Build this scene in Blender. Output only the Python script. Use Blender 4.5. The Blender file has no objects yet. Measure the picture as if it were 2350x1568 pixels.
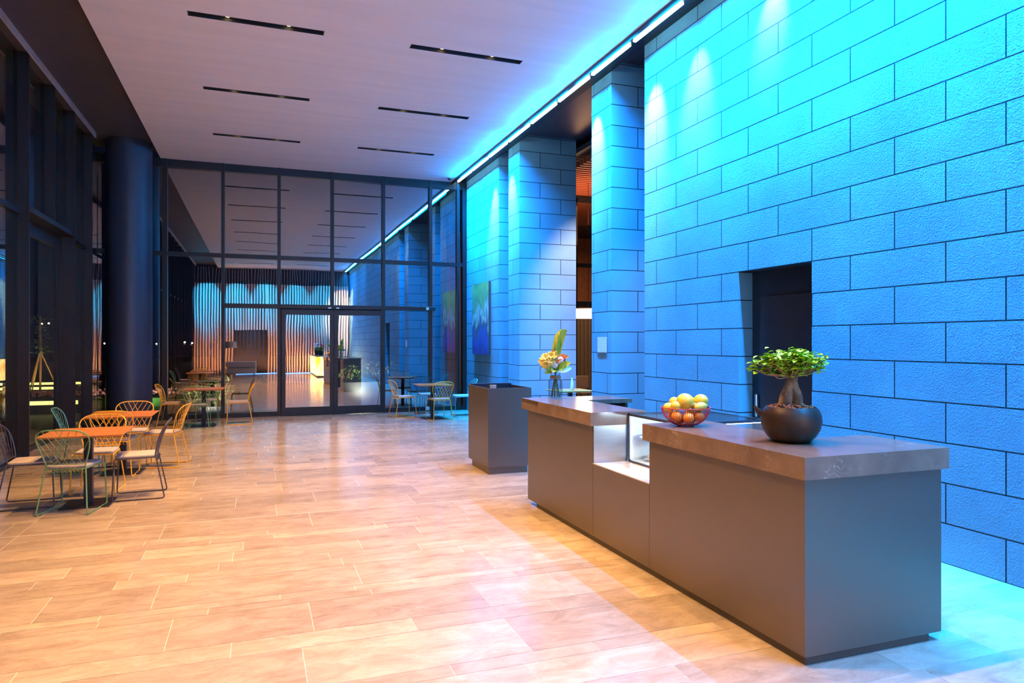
import bpy, bmesh, math, random
from mathutils import Vector, Matrix
random.seed(7)
S = bpy.context.scene
COL = S.collection
R = math.radians

# ---------------------------------------------------------------- camera, world, exposure
cam = bpy.data.cameras.new('camera')
cam.sensor_width = 36.0
cam.lens = 1597.0 / 2350.0 * 36.0
cam.shift_y = 2.0 / 2350.0
cam.clip_end = 400
camo = bpy.data.objects.new('camera', cam)
COL.objects.link(camo)
camo.location = (0, 0, 1.65)
camo.rotation_euler = (R(90), 0, R(-20.15))
S.camera = camo
S.view_settings.view_transform = 'Standard'
S.view_settings.look = 'None'
S.view_settings.gamma = 1.0
S.view_settings.use_curve_mapping = False
S.view_settings.exposure = 0.0
w = bpy.data.worlds.new('night')
S.world = w
w.use_nodes = True
w.node_tree.nodes['Background'].inputs[0].default_value = (0.006, 0.010, 0.028, 1)
w.node_tree.nodes['Background'].inputs[1].default_value = 0.35
S.cycles.max_bounces = 8
S.cycles.diffuse_bounces = 3
S.cycles.glossy_bounces = 4
S.cycles.transparent_max_bounces = 16
S.cycles.sample_clamp_indirect = 6.0
S.cycles.use_denoising = True
S.cycles.caustics_reflective = False
S.cycles.caustics_refractive = False

BLUE = (0.0, 0.31, 1.0)
WARM = (1.0, 0.51, 0.17)

def light(kind, name, loc, aim, power, color, **k):
    d = bpy.data.lights.new(name, kind)
    d.energy = power
    d.color = color
    for a, v in k.items(): setattr(d, a, v)
    o = bpy.data.objects.new(name, d)
    COL.objects.link(o)
    o.location = loc
    v = Vector(aim) - Vector(loc)
    o.rotation_euler = v.to_track_quat('-Z', 'Y').to_euler()
    return o

ROWS = [14.15, 11.63, 9.06, 6.5, 3.94, 1.38, -1.18, -3.74]
SLOTX = [(-0.77, 0.80), (1.90, 3.46)]
CZ = 5.55
# warm ceiling downlights, two in every recessed slot
for y in ROWS:
    for x0, x1 in SLOTX:
        for f in (0.28, 0.73):
            x = x0 + (x1 - x0) * f
            p = 1250 if y < 8 else (850 if y < 13 else 560)
            if x > 1.5: p *= 0.5 if y > 3 else 0.16
            if y < 3: p *= 0.42 if y > 0 else 0.25
            light('SPOT', 'downlight_beam', (x, y, CZ - 0.01), (x, y, 0), p, WARM,
                  spot_size=R(88 if x < 1.5 else 56), spot_blend=1.0, shadow_soft_size=0.04)
# blue cove line along the stone wall
LED0, LEDN, LEDL = -6.4, 19, 1.2
for i in range(LEDN):
    y = LED0 + i * LEDL + 0.6
    o = light('AREA', 'cove_light', (4.60, y, 5.53), (4.60, y, 4.5), 100 if y > 3 else 190, BLUE,
              shape='RECTANGLE', size=0.05, size_y=1.1, spread=R(108))
    o.rotation_euler = (0, R(-4), 0)
    o = light('AREA', 'cove_grazer', (4.53, y, 5.535), (4.53, y, 4.5), 120, BLUE,
              shape='RECTANGLE', size=0.05, size_y=1.1, spread=R(44))
    o.rotation_euler = (0, R(-9), 0)
# accent washers in the cove at the wall ends
ACC = (1.0, 0.78, 0.62)
for y, ty, tz, p in ((7.65, 7.85, 4.3, 1300), (6.75, 6.85, 4.6, 450), (5.5, 5.6, 4.9, 260), (9.35, 9.45, 4.6, 1000), (13.10, 13.15, 4.5, 700), (14.1, 14.2, 4.3, 700)):
    light('SPOT', 'accent_beam', (4.45, y, 5.5), (4.82, ty, tz), p, ACC,
          spot_size=R(40), spot_blend=1.0, shadow_soft_size=0.03)
# blue wash over the right part of the ceiling from the top of the cove
for i in range(10):
    y = -4 + i * 2.1
    o = light('AREA', 'cove_uplight', (4.50, y, 5.42), (3.4, y, 5.62), 40, BLUE,
              shape='RECTANGLE', size=0.04, size_y=1.8, spread=R(175))
    o.rotation_euler = (0, R(180 - 68), 0)

# ---------------------------------------------------------------- materials
def nodes(m):
    m.use_nodes = True
    return m.node_tree.nodes, m.node_tree.links, m.node_tree.nodes['Principled BSDF']

def mk(name, c1, c2=None, scale=6.0, rough=0.5, metal=0.0, bump=0.0, bscale=60.0, stretch=(1, 1, 1),
       spec=0.5, coat=0.0, emis=None, strength=0.0, rvar=0.0, sharp=0.0, trans=0.0, sheen=0.0):
    m = bpy.data.materials.new(name)
    n, l, b = nodes(m)
    c2 = c2 or tuple(min(1, c * 0.86) for c in c1)
    tc = n.new('ShaderNodeTexCoord'); mp = n.new('ShaderNodeMapping')
    mp.inputs['Scale'].default_value = stretch
    l.new(tc.outputs['Object'], mp.inputs['Vector'])
    nz = n.new('ShaderNodeTexNoise'); nz.inputs['Scale'].default_value = scale; nz.inputs['Detail'].default_value = 6
    l.new(mp.outputs['Vector'], nz.inputs['Vector'])
    rp = n.new('ShaderNodeValToRGB')
    rp.color_ramp.elements[0].position = 0.32 + sharp; rp.color_ramp.elements[1].position = 0.68 - sharp
    rp.color_ramp.elements[0].color = (*c1, 1); rp.color_ramp.elements[1].color = (*c2, 1)
    l.new(nz.outputs['Fac'], rp.inputs['Fac'])
    l.new(rp.outputs['Color'], b.inputs['Base Color'])
    b.inputs['Roughness'].default_value = rough
    b.inputs['Metallic'].default_value = metal
    b.inputs['Specular IOR Level'].default_value = spec
    b.inputs['Coat Weight'].default_value = coat
    b.inputs['Transmission Weight'].default_value = trans
    if rvar:
        mr = n.new('ShaderNodeMapRange'); mr.inputs['To Min'].default_value = rough - rvar; mr.inputs['To Max'].default_value = rough + rvar
        l.new(nz.outputs['Fac'], mr.inputs['Value']); l.new(mr.outputs['Result'], b.inputs['Roughness'])
    if bump:
        nb = n.new('ShaderNodeTexNoise'); nb.inputs['Scale'].default_value = bscale; nb.inputs['Detail'].default_value = 5
        l.new(mp.outputs['Vector'], nb.inputs['Vector'])
        bp = n.new('ShaderNodeBump'); bp.inputs['Strength'].default_value = bump; bp.inputs['Distance'].default_value = 0.01
        l.new(nb.outputs['Fac'], bp.inputs['Height']); l.new(bp.outputs['Normal'], b.inputs['Normal'])
    if emis:
        b.inputs['Emission Color'].default_value = (*emis, 1); b.inputs['Emission Strength'].default_value = strength
    return m

def stone(name, axis, rough_bump, mortar=0.006):
    m = bpy.data.materials.new(name)
    n, l, b = nodes(m)
    tc = n.new('ShaderNodeTexCoord'); sp = n.new('ShaderNodeSeparateXYZ'); cb = n.new('ShaderNodeCombineXYZ')
    l.new(tc.outputs['Object'], sp.inputs[0])
    ad = n.new('ShaderNodeMath'); ad.operation = 'ADD'
    ad.inputs[1].default_value = -0.202 + 8.88 if axis == 'Y' else -4.82 + 8.88 + 0.45
    l.new(sp.outputs[axis], ad.inputs[0]); l.new(ad.outputs[0], cb.inputs[0]); l.new(sp.outputs['Z'], cb.inputs[1])
    br = n.new('ShaderNodeTexBrick')
    br.offset = 0.5; br.offset_frequency = 2
    for k, v in (('Scale', 1.0), ('Mortar Size', mortar), ('Mortar Smooth', 0.15), ('Bias', 0.0), ('Brick Width', 0.888), ('Row Height', 0.3)):
        br.inputs[k].default_value = v
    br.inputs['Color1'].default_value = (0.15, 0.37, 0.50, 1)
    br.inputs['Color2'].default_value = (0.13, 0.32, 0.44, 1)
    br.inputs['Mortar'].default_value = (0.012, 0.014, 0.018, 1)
    l.new(cb.outputs[0], br.inputs['Vector'])
    nz = n.new('ShaderNodeTexNoise'); nz.inputs['Scale'].default_value = 1.6; nz.inputs['Detail'].default_value = 7
    l.new(tc.outputs['Object'], nz.inputs['Vector'])
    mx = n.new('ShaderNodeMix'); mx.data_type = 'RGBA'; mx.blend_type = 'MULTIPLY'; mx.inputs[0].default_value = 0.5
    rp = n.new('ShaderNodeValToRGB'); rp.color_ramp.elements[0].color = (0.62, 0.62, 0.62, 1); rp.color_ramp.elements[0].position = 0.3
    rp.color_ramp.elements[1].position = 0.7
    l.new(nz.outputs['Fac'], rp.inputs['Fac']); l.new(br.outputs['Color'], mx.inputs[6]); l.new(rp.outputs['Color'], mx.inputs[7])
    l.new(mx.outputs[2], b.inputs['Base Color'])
    b.inputs['Roughness'].default_value = 0.75
    b.inputs['Specular IOR Level'].default_value = 0.3
    n2 = n.new('ShaderNodeTexNoise'); n2.inputs['Scale'].default_value = 85; n2.inputs['Detail'].default_value = 3
    l.new(tc.outputs['Object'], n2.inputs['Vector'])
    b1 = n.new('ShaderNodeBump'); b1.inputs['Strength'].default_value = rough_bump; b1.inputs['Distance'].default_value = 0.012
    l.new(n2.outputs['Fac'], b1.inputs['Height'])
    iv = n.new('ShaderNodeMath'); iv.operation = 'SUBTRACT'; iv.inputs[0].default_value = 1.0
    l.new(br.outputs['Fac'], iv.inputs[1])
    b2 = n.new('ShaderNodeBump'); b2.inputs['Strength'].default_value = 0.8; b2.inputs['Distance'].default_value = 0.01
    l.new(iv.outputs[0], b2.inputs['Height']); l.new(b1.outputs['Normal'], b2.inputs['Normal'])
    l.new(b2.outputs['Normal'], b.inputs['Normal'])
    return m

def glass(name, refl=0.35, tint=(0.8, 0.85, 0.9), wob=0.0, wscale=1.0, rough=0.0, blend=0.25):
    m = bpy.data.materials.new(name)
    n, l, b = nodes(m); n.remove(b)
    out = n['Material Output']
    tr = n.new('ShaderNodeBsdfTransparent'); tr.inputs[0].default_value = (*tint, 1)
    gl = n.new('ShaderNodeBsdfGlossy'); gl.inputs['Roughness'].default_value = rough
    mx = n.new('ShaderNodeMixShader')
    fr = n.new('ShaderNodeLayerWeight'); fr.inputs['Blend'].default_value = 0.5
    pw = n.new('ShaderNodeMath'); pw.operation = 'POWER'; pw.inputs[1].default_value = 4.0; l.new(fr.outputs['Facing'], pw.inputs[0])
    mr = n.new('ShaderNodeMapRange'); mr.inputs['To Min'].default_value = refl; mr.inputs['To Max'].default_value = 0.95
    l.new(pw.outputs[0], mr.inputs['Value']); l.new(mr.outputs['Result'], mx.inputs[0])
    l.new(tr.outputs[0], mx.inputs[1]); l.new(gl.outputs[0], mx.inputs[2]); l.new(mx.outputs[0], out.inputs[0])
    if wob:
        tc = n.new('ShaderNodeTexCoord'); nz = n.new('ShaderNodeTexNoise'); nz.inputs['Scale'].default_value = wscale; nz.inputs['Detail'].default_value = 1
        l.new(tc.outputs['Object'], nz.inputs['Vector'])
        bp = n.new('ShaderNodeBump'); bp.inputs['Strength'].default_value = wob; bp.inputs['Distance'].default_value = 0.01
        l.new(nz.outputs['Fac'], bp.inputs['Height']); l.new(bp.outputs['Normal'], gl.inputs['Normal'])
    return m

def tile_mat():
    m = bpy.data.materials.new('polished_limestone')
    n, l, b = nodes(m)
    at = n.new('ShaderNodeAttribute'); at.attribute_name = 'tone'
    tc = n.new('ShaderNodeTexCoord'); mp = n.new('ShaderNodeMapping'); mp.inputs['Scale'].default_value = (1.0, 2.2, 1)
    l.new(tc.outputs['Object'], mp.inputs['Vector'])
    off = n.new('ShaderNodeVectorMath'); off.operation = 'ADD'
    l.new(mp.outputs['Vector'], off.inputs[0])
    sc = n.new('ShaderNodeVectorMath'); sc.operation = 'SCALE'; sc.inputs['Scale'].default_value = 37.0
    l.new(at.outputs['Color'], sc.inputs[0]); l.new(sc.outputs[0], off.inputs[1])
    nz = n.new('ShaderNodeTexNoise'); nz.inputs['Scale'].default_value = 3.4; nz.inputs['Detail'].default_value = 10; nz.inputs['Roughness'].default_value = 0.74
    nz.inputs['Distortion'].default_value = 0.6
    l.new(off.outputs[0], nz.inputs['Vector'])
    rp = n.new('ShaderNodeValToRGB')
    e = rp.color_ramp.elements
    e[0].position = 0.28; e[0].color = (0.25, 0.185, 0.125, 1)
    e[1].position = 0.62; e[1].color = (0.44, 0.37, 0.28, 1)
    l.new(nz.outputs['Fac'], rp.inputs['Fac'])
    # pale fossil flecks
    vo = n.new('ShaderNodeTexNoise'); vo.inputs['Scale'].default_value = 26; vo.inputs['Detail'].default_value = 3; vo.inputs['Distortion'].default_value = 2.0
    l.new(off.outputs[0], vo.inputs['Vector'])
    vr = n.new('ShaderNodeValToRGB'); vr.color_ramp.elements[0].position = 0.68; vr.color_ramp.elements[1].position = 0.74
    l.new(vo.outputs['Fac'], vr.inputs['Fac'])
    m1 = n.new('ShaderNodeMix'); m1.data_type = 'RGBA'; m1.inputs[7].default_value = (0.62, 0.56, 0.5, 1)
    m1f = n.new('ShaderNodeMath'); m1f.operation = 'MULTIPLY'; m1f.inputs[1].default_value = 0.5
    l.new(vr.outputs['Color'], m1f.inputs[0]); l.new(m1f.outputs[0], m1.inputs[0]); l.new(rp.outputs['Color'], m1.inputs[6])
    mx = n.new('ShaderNodeMix'); mx.data_type = 'RGBA'; mx.blend_type = 'MULTIPLY'; mx.inputs[0].default_value = 1.0
    sp = n.new('ShaderNodeSeparateColor'); l.new(at.outputs['Color'], sp.inputs[0])
    mr = n.new('ShaderNodeMapRange'); mr.inputs['To Min'].default_value = 0.78; mr.inputs['To Max'].default_value = 1.12
    l.new(sp.outputs[0], mr.inputs['Value'])
    l.new(m1.outputs[2], mx.inputs[6]); l.new(mr.outputs['Result'], mx.inputs[7])
    l.new(mx.outputs[2], b.inputs['Base Color'])
    b.inputs['Roughness'].default_value = 0.13
    b.inputs['Specular IOR Level'].default_value = 0.55
    rr = n.new('ShaderNodeMapRange'); rr.inputs['To Min'].default_value = 0.09; rr.inputs['To Max'].default_value = 0.22
    l.new(nz.outputs['Fac'], rr.inputs['Value']); l.new(rr.outputs['Result'], b.inputs['Roughness'])
    return m

def marble(name):
    m = mk(name, (0.22, 0.155, 0.11), (0.145, 0.10, 0.072), scale=7, rough=0.16, spec=0.5, rvar=0.04)
    n, l = m.node_tree.nodes, m.node_tree.links
    b = n['Principled BSDF']
    src = b.inputs['Base Color'].links[0].from_socket
    tc = n.new('ShaderNodeTexCoord')
    nz = n.new('ShaderNodeTexNoise'); nz.inputs['Scale'].default_value = 9; nz.inputs['Detail'].default_value = 5; nz.inputs['Distortion'].default_value = 1.8
    l.new(tc.outputs['Object'], nz.inputs['Vector'])
    rp = n.new('ShaderNodeValToRGB')
    e = rp.color_ramp.elements
    e[0].position = 0.485; e[0].color = (0, 0, 0, 1); e[1].position = 0.5; e[1].color = (1, 1, 1, 1)
    x = e.new(0.515); x.color = (0, 0, 0, 1)
    l.new(nz.outputs['Fac'], rp.inputs['Fac'])
    n2 = n.new('ShaderNodeTexNoise'); n2.inputs['Scale'].default_value = 5; l.new(tc.outputs['Object'], n2.inputs['Vector'])
    r2 = n.new('ShaderNodeValToRGB'); r2.color_ramp.elements[0].position = 0.52; r2.color_ramp.elements[1].position = 0.66
    l.new(n2.outputs['Fac'], r2.inputs['Fac'])
    ml = n.new('ShaderNodeMath'); ml.operation = 'MULTIPLY'; l.new(rp.outputs['Color'], ml.inputs[0]); l.new(r2.outputs['Color'], ml.inputs[1])
    m2 = n.new('ShaderNodeMath'); m2.operation = 'MULTIPLY'; m2.inputs[1].default_value = 0.7; l.new(ml.outputs[0], m2.inputs[0])
    mx = n.new('ShaderNodeMix'); mx.data_type = 'RGBA'; mx.inputs[7].default_value = (0.55, 0.46, 0.38, 1)
    l.new(m2.outputs[0], mx.inputs[0]); l.new(src, mx.inputs[6]); l.new(mx.outputs[2], b.inputs['Base Color'])
    return m

M = {}
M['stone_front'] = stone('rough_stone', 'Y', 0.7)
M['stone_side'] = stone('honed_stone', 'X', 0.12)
M['tile'] = tile_mat()
M['grout'] = mk('pale_grout', (0.72, 0.66, 0.58), rough=0.5)
M['ceiling'] = mk('ceiling_veneer', (0.82, 0.80, 0.84), (0.76, 0.74, 0.78), scale=1.4, rough=0.6, stretch=(0.35, 3.5, 1), spec=0.2)
M['soffit'] = mk('dark_soffit', (0.07, 0.055, 0.055), rough=0.5)
M['fascia'] = mk('pale_fascia', (0.50, 0.46, 0.48), rough=0.5)
M['frame'] = mk('dark_bronze_metal', (0.018, 0.014, 0.016), (0.013, 0.011, 0.012), scale=3, rough=0.38, metal=0.3, stretch=(1, 1, 0.1))
M['fin'] = mk('brown_fin_metal', (0.032, 0.022, 0.021), (0.026, 0.018, 0.017), scale=3, rough=0.36, metal=0.35, stretch=(1, 1, 0.1))
M['column'] = mk('column_paint', (0.030, 0.034, 0.05), (0.028, 0.03, 0.045), rough=0.4)
M['slot'] = mk('black_recess', (0.012, 0.012, 0.016), rough=0.6)
M['led'] = mk('led_diffuser', (0.8, 0.95, 1), emis=(0.45, 0.85, 1.0), strength=14)
M['lens'] = mk('lamp_lens', (1, 0.85, 0.6), emis=(1, 0.68, 0.34), strength=14)
M['glass_back'] = glass('entrance_glass', 0.33, (0.75, 0.8, 0.88), wob=0.10, wscale=0.9)
M['glass_door'] = glass('door_glass', 0.44, (0.75, 0.8, 0.88), wob=0.05, wscale=1.6)
M['glass_side'] = glass('side_glass', 0.12, (0.85, 0.88, 0.92))
M['glass_case'] = glass('case_glass', 0.05, (0.94, 0.98, 0.99), blend=0.4)
M['glass_top'] = glass('case_top_glass', 0.25, (0.94, 0.98, 0.99), blend=0.5)
M['body'] = mk('bronze_laminate', (0.178, 0.150, 0.125), (0.170, 0.143, 0.119), scale=2, rough=0.34, metal=0.7, bump=0.02, bscale=300)
M['plinth'] = mk('plinth_laminate', (0.075, 0.062, 0.055), rough=0.35, metal=0.2)
M['marble'] = marble('brown_marble')
M['steel'] = mk('brushed_steel', (0.62, 0.60, 0.58), (0.54, 0.53, 0.52), scale=2, rough=0.28, metal=0.9, stretch=(1, 1, 14))
M['shelf'] = mk('pale_glossy_shelf', (0.78, 0.76, 0.74), rough=0.12, metal=0.35)
M['blueframe'] = mk('case_frame', (0.09, 0.10, 0.12), rough=0.3, metal=0.6)
M['wood'] = mk('orange_wood', (0.55, 0.21, 0.055), (0.42, 0.14, 0.03), scale=5, rough=0.32, stretch=(0.6, 9, 1), spec=0.45)
M['black'] = mk('black_metal', (0.02, 0.02, 0.024), rough=0.4, metal=0.4)
M['yellow'] = mk('yellow_wire', (0.85, 0.42, 0.02), (0.78, 0.37, 0.015), rough=0.35)
M['green'] = mk('green_wire', (0.16, 0.32, 0.13), (0.13, 0.27, 0.11), rough=0.38)
M['teal'] = mk('teal_wire', (0.10, 0.30, 0.26), (0.08, 0.26, 0.22), rough=0.38)
M['dark'] = mk('dark_wire', (0.055, 0.045, 0.055), rough=0.38)
M['cushion'] = mk('grey_cushion', (0.44, 0.39, 0.37), (0.38, 0.34, 0.33), scale=20, rough=0.9, bump=0.25, bscale=400)
M['doorpanel'] = mk('dark_door_paint', (0.022, 0.028, 0.04), rough=0.3)
M['doorpanel2'] = mk('dark_door_paint_inner', (0.032, 0.032, 0.042), rough=0.34)
M['white'] = mk('white_ceramic', (0.85, 0.84, 0.82), rough=0.3)
M['paper'] = mk('printed_paper', (0.82, 0.84, 0.86), (0.62, 0.64, 0.70), scale=30, rough=0.6, stretch=(1, 1, 2))

# ---------------------------------------------------------------- mesh builder
class MB:
    def __init__(s): s.v = []; s.f = []; s.mi = []; s.cur = 0; s.tone = []
    def add(s, vs, fs):
        k = len(s.v); s.v += [tuple(p) for p in vs]
        for f in fs: s.f.append(tuple(k + i for i in f)); s.mi.append(s.cur)
        return s
    def box(s, x0, x1, y0, y1, z0, z1, bev=0.0):
        if bev > 0:
            b = bev
            # chamfered box: 24 vertices
            vs = []
            for (x, sx) in ((x0, 1), (x1, -1)):
                for (y, sy) in ((y0, 1), (y1, -1)):
                    for (z, sz) in ((z0, 1), (z1, -1)):
                        vs += [(x, y + sy * b, z + sz * b), (x + sx * b, y, z + sz * b), (x + sx * b, y + sy * b, z)]
            bm = bmesh.new()
            for p in vs: bm.verts.new(p)
            r = bmesh.ops.convex_hull(bm, input=bm.verts)
            bm.verts.index_update()
            s.add([v.co[:] for v in bm.verts], [[v.index for v in f.verts] for f in bm.faces])
            bm.free(); return s
        vs = [(x0, y0, z0), (x1, y0, z0), (x1, y1, z0), (x0, y1, z0), (x0, y0, z1), (x1, y0, z1), (x1, y1, z1), (x0, y1, z1)]
        return s.add(vs, [(0, 3, 2, 1), (4, 5, 6, 7), (0, 1, 5, 4), (1, 2, 6, 5), (2, 3, 7, 6), (3, 0, 4, 7)])
    def prism(s, poly, z0, z1):
        n = len(poly)
        vs = [(x, y, z0) for x, y in poly] + [(x, y, z1) for x, y in poly]
        return s.add(vs, [tuple(range(n))[::-1], tuple(range(n, 2 * n))] + [(i, (i + 1) % n, n + (i + 1) % n, n + i) for i in range(n)])
    def tube(s, pts, r, n=6, closed=False):
        pts = [Vector(p) for p in pts]; N = len(pts)
        rs = r if isinstance(r, (list, tuple)) else [r] * N
        vs = []; prev = None
        for i, p in enumerate(pts):
            if closed: t = (pts[(i + 1) % N] - pts[i - 1])
            else: t = pts[min(i + 1, N - 1)] - pts[max(i - 1, 0)]
            t = t.normalized() if t.length > 1e-9 else Vector((0, 0, 1))
            if prev is None:
                a = Vector((0, 0, 1)) if abs(t.z) < 0.9 else Vector((1, 0, 0))
                u = t.cross(a).normalized()
            else:
                u = prev - t * prev.dot(t)
                u = u.normalized() if u.length > 1e-6 else t.orthogonal().normalized()
            prev = u; v = t.cross(u)
            for k in range(n):
                a = 2 * math.pi * k / n
                vs.append(p + (u * math.cos(a) + v * math.sin(a)) * rs[i])
        fs = []
        m = N if closed else N - 1
        for i in range(m):
            for k in range(n):
                a, b_ = i * n + k, i * n + (k + 1) % n
                c, d = ((i + 1) % N) * n + (k + 1) % n, ((i + 1) % N) * n + k
                fs.append((a, b_, c, d))
        if not closed: fs += [tuple(range(n))[::-1], tuple((N - 1) * n + k for k in range(n))]
        return s.add(vs, fs)
    def lathe(s, prof, cx=0, cy=0, n=32, cz=0, caps=True):
        vs = []; m = len(prof)
        for r, z in prof:
            for k in range(n):
                a = 2 * math.pi * k / n
                vs.append((cx + r * math.cos(a), cy + r * math.sin(a), cz + z))
        fs = [(i * n + k, i * n + (k + 1) % n, (i + 1) * n + (k + 1) % n, (i + 1) * n + k) for i in range(m - 1) for k in range(n)]
        if caps: fs += [tuple(range(n))[::-1], tuple((m - 1) * n + k for k in range(n))]
        return s.add(vs, fs)
    def ball(s, c, r, n=12, sq=(1, 1, 1), rot=None, prof=None):
        m = max(4, n // 2 + 1); vs = []
        for i in range(m + 1):
            th = math.pi * i / m
            rr, zz = math.sin(th), -math.cos(th)
            if prof: rr *= prof(i / m)
            if i in (0, m): rr = 0.001
            for k in range(n):
                a = 2 * math.pi * k / n
                p = Vector((rr * math.cos(a) * sq[0], rr * math.sin(a) * sq[1], zz * sq[2])) * r
                if rot: p = rot @ p
                vs.append(p + Vector(c))
        fs = [(i * n + k, i * n + (k + 1) % n, (i + 1) * n + (k + 1) % n, (i + 1) * n + k) for i in range(m) for k in range(n)]
        return s.add(vs, fs)
    def leaf(s, base, d, up, L, W, bend=0.3, n=5):
        d = Vector(d).normalized(); up = Vector(up); side = d.cross(up)
        side = side.normalized() if side.length > 1e-6 else d.orthogonal().normalized(); nn = side.cross(d)
        vs = []; base = Vector(base)
        for i in range(n + 1):
            t = i / n; wd = W * 0.5 * (math.sin(math.pi * min(1, t * 0.94 + 0.06)) ** 0.8)
            c = base + d * (L * t) - nn * (bend * L * t * t)
            vs += [c - side * wd + nn * wd * 0.35, c, c + side * wd + nn * wd * 0.35]
        fs = []
        for i in range(n):
            a = i * 3
            fs += [(a, a + 1, a + 4, a + 3), (a + 1, a + 2, a + 5, a + 4)]
        return s.add(vs, fs)
    def build(s, name, m, parent=None, smooth=False, world=False, recalc=True):
        me = bpy.data.meshes.new(name)
        off = Vector((0, 0, 0))
        if parent is not None and world:
            p = parent
            while p is not None: off += Vector(p.location); p = p.parent
        me.from_pydata([Vector(v) - off for v in s.v], [], s.f)
        ms = m if isinstance(m, (list, tuple)) else [m]
        for q in ms: me.materials.append(q)
        if len(ms) > 1:
            me.polygons.foreach_set('material_index', s.mi)
        if s.tone:
            at = me.color_attributes.new('tone', 'FLOAT_COLOR', 'CORNER')
            i = 0
            for pi, p in enumerate(me.polygons):
                for _ in p.vertices:
                    at.data[i].color = s.tone[pi]; i += 1
        if recalc:
            bm = bmesh.new(); bm.from_mesh(me); bmesh.ops.recalc_face_normals(bm, faces=bm.faces); bm.to_mesh(me); bm.free()
        if smooth:
            me.polygons.foreach_set('use_smooth', [True] * len(me.polygons))
            me.set_sharp_from_angle(angle=R(42))
        o = bpy.data.objects.new(name, me)
        COL.objects.link(o)
        if parent is not None: o.parent = parent
        return o

def tag(o, label=None, cat=None, group=None, kind=None):
    for k, v in (('label', label), ('category', cat), ('group', group), ('kind', kind)):
        if v: o[k] = v
    return o
def empty(name, loc, rz=0.0, label=None, cat=None, group=None, kind=None):
    o = bpy.data.objects.new(name, None); COL.objects.link(o)
    o.empty_display_size = 0.1
    o.location = loc; o.rotation_euler = (0, 0, rz)
    return tag(o, label, cat, group, kind)
def B(x0, x1, y0, y1, z0, z1, bev=0.0): return MB().box(x0, x1, y0, y1, z0, z1, bev)
def struct(name, mb, m, **k):
    return tag(mb.build(name, m, **k), kind='structure')
def copy_tree(o, parent=None):
    c = o.copy(); COL.objects.link(c); c.parent = parent
    for ch in list(o.children): copy_tree(ch, c)
    return c
def smooth_path(pts, k=4):
    P = [Vector(p) for p in pts]; out = []
    for i in range(len(P) - 1):
        p0, p1, p2, p3 = P[max(i - 1, 0)], P[i], P[i + 1], P[min(i + 2, len(P) - 1)]
        for j in range(k):
            t = j / k
            out.append(0.5 * ((2 * p1) + (p2 - p0) * t + (2 * p0 - 5 * p1 + 4 * p2 - p3) * t * t + (3 * p1 - p0 - 3 * p2 + p3) * t ** 3))
    out.append(P[-1]); return out
def fillet(pts, r, k=3):
    P = [Vector(p) for p in pts]; out = [P[0]]
    for i in range(1, len(P) - 1):
        a = (P[i - 1] - P[i]); b = (P[i + 1] - P[i])
        ra = min(r, a.length * 0.45, b.length * 0.45)
        A = P[i] + a.normalized() * ra; Bq = P[i] + b.normalized() * ra
        for j in range(k + 1):
            t = j / k
            out.append(A * (1 - t) ** 2 + P[i] * 2 * t * (1 - t) + Bq * t * t)
    out.append(P[-1]); return out

# ---------------------------------------------------------------- the setting
XL, XR, YB, YF = -3.16, 4.82, 16.4, -6.3
# floor: limestone slabs laid in rows of several widths
fl = MB()
def qd(x0, x1, y0, y1, z, tone):
    fl.add([(x0, y0, z), (x1, y0, z), (x1, y1, z), (x0, y1, z)], [(0, 1, 2, 3)]); fl.tone.append(tone)
rnd = random.Random(3)
FX0, FX1 = -3.5, 6.6
ys = [3.92 - 0.47]; pat = [0.47, 0.20, 0.47, 0.12, 0.11, 0.47, 0.18, 0.19, 0.28, 0.26, 0.14, 0.16, 0.57]
ycur = 3.45; seq = []
for d in (0.47, 0.20, 0.47, 0.11, 0.10, 0.46, 0.19, 0.18, 0.28, 0.27, 0.14, 0.16, 0.57 - 0.04):
    seq.append((ycur, ycur + d)); ycur += d
main_line = ycur
i = 0
while ycur < 16.75:
    d = pat[(i * 5) % len(pat)]; seq.append((ycur, ycur + d)); ycur += d; i += 1
ycur = 3.45
while ycur > -6.9:
    d = pat[(i * 5 + 2) % len(pat)]; seq.append((ycur - d, ycur)); ycur -= d; i += 1
for (a, b_) in seq:
    x = FX0
    d = b_ - a
    g1 = 0.012 if abs(b_ - main_line) < 0.01 else 0.0014
    while x < FX1:
        L = rnd.uniform(0.55, 1.5) if d > 0.25 else rnd.uniform(0.35, 1.1)
        x2 = min(x + L, FX1)
        if x < -1.91 < x2 and -1.91 - x > 0.1: x2 = -1.91
        if FX1 - x2 < 0.2: x2 = FX1
        t = rnd.random(); fl.cur = 0
        qd(x + 0.0014, x2 - 0.0014, a + 0.0014, b_ - g1, 0.0, (t, rnd.random(), rnd.random(), 1))
        x = x2
fl.cur = 1
qd(FX0, FX1, seq[-1][0], 16.8, -0.0012, (0.5, 0.5, 0.5, 1))
fl.cur = 0
struct('floor', fl, [M['tile'], M['grout']], recalc=False)

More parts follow.
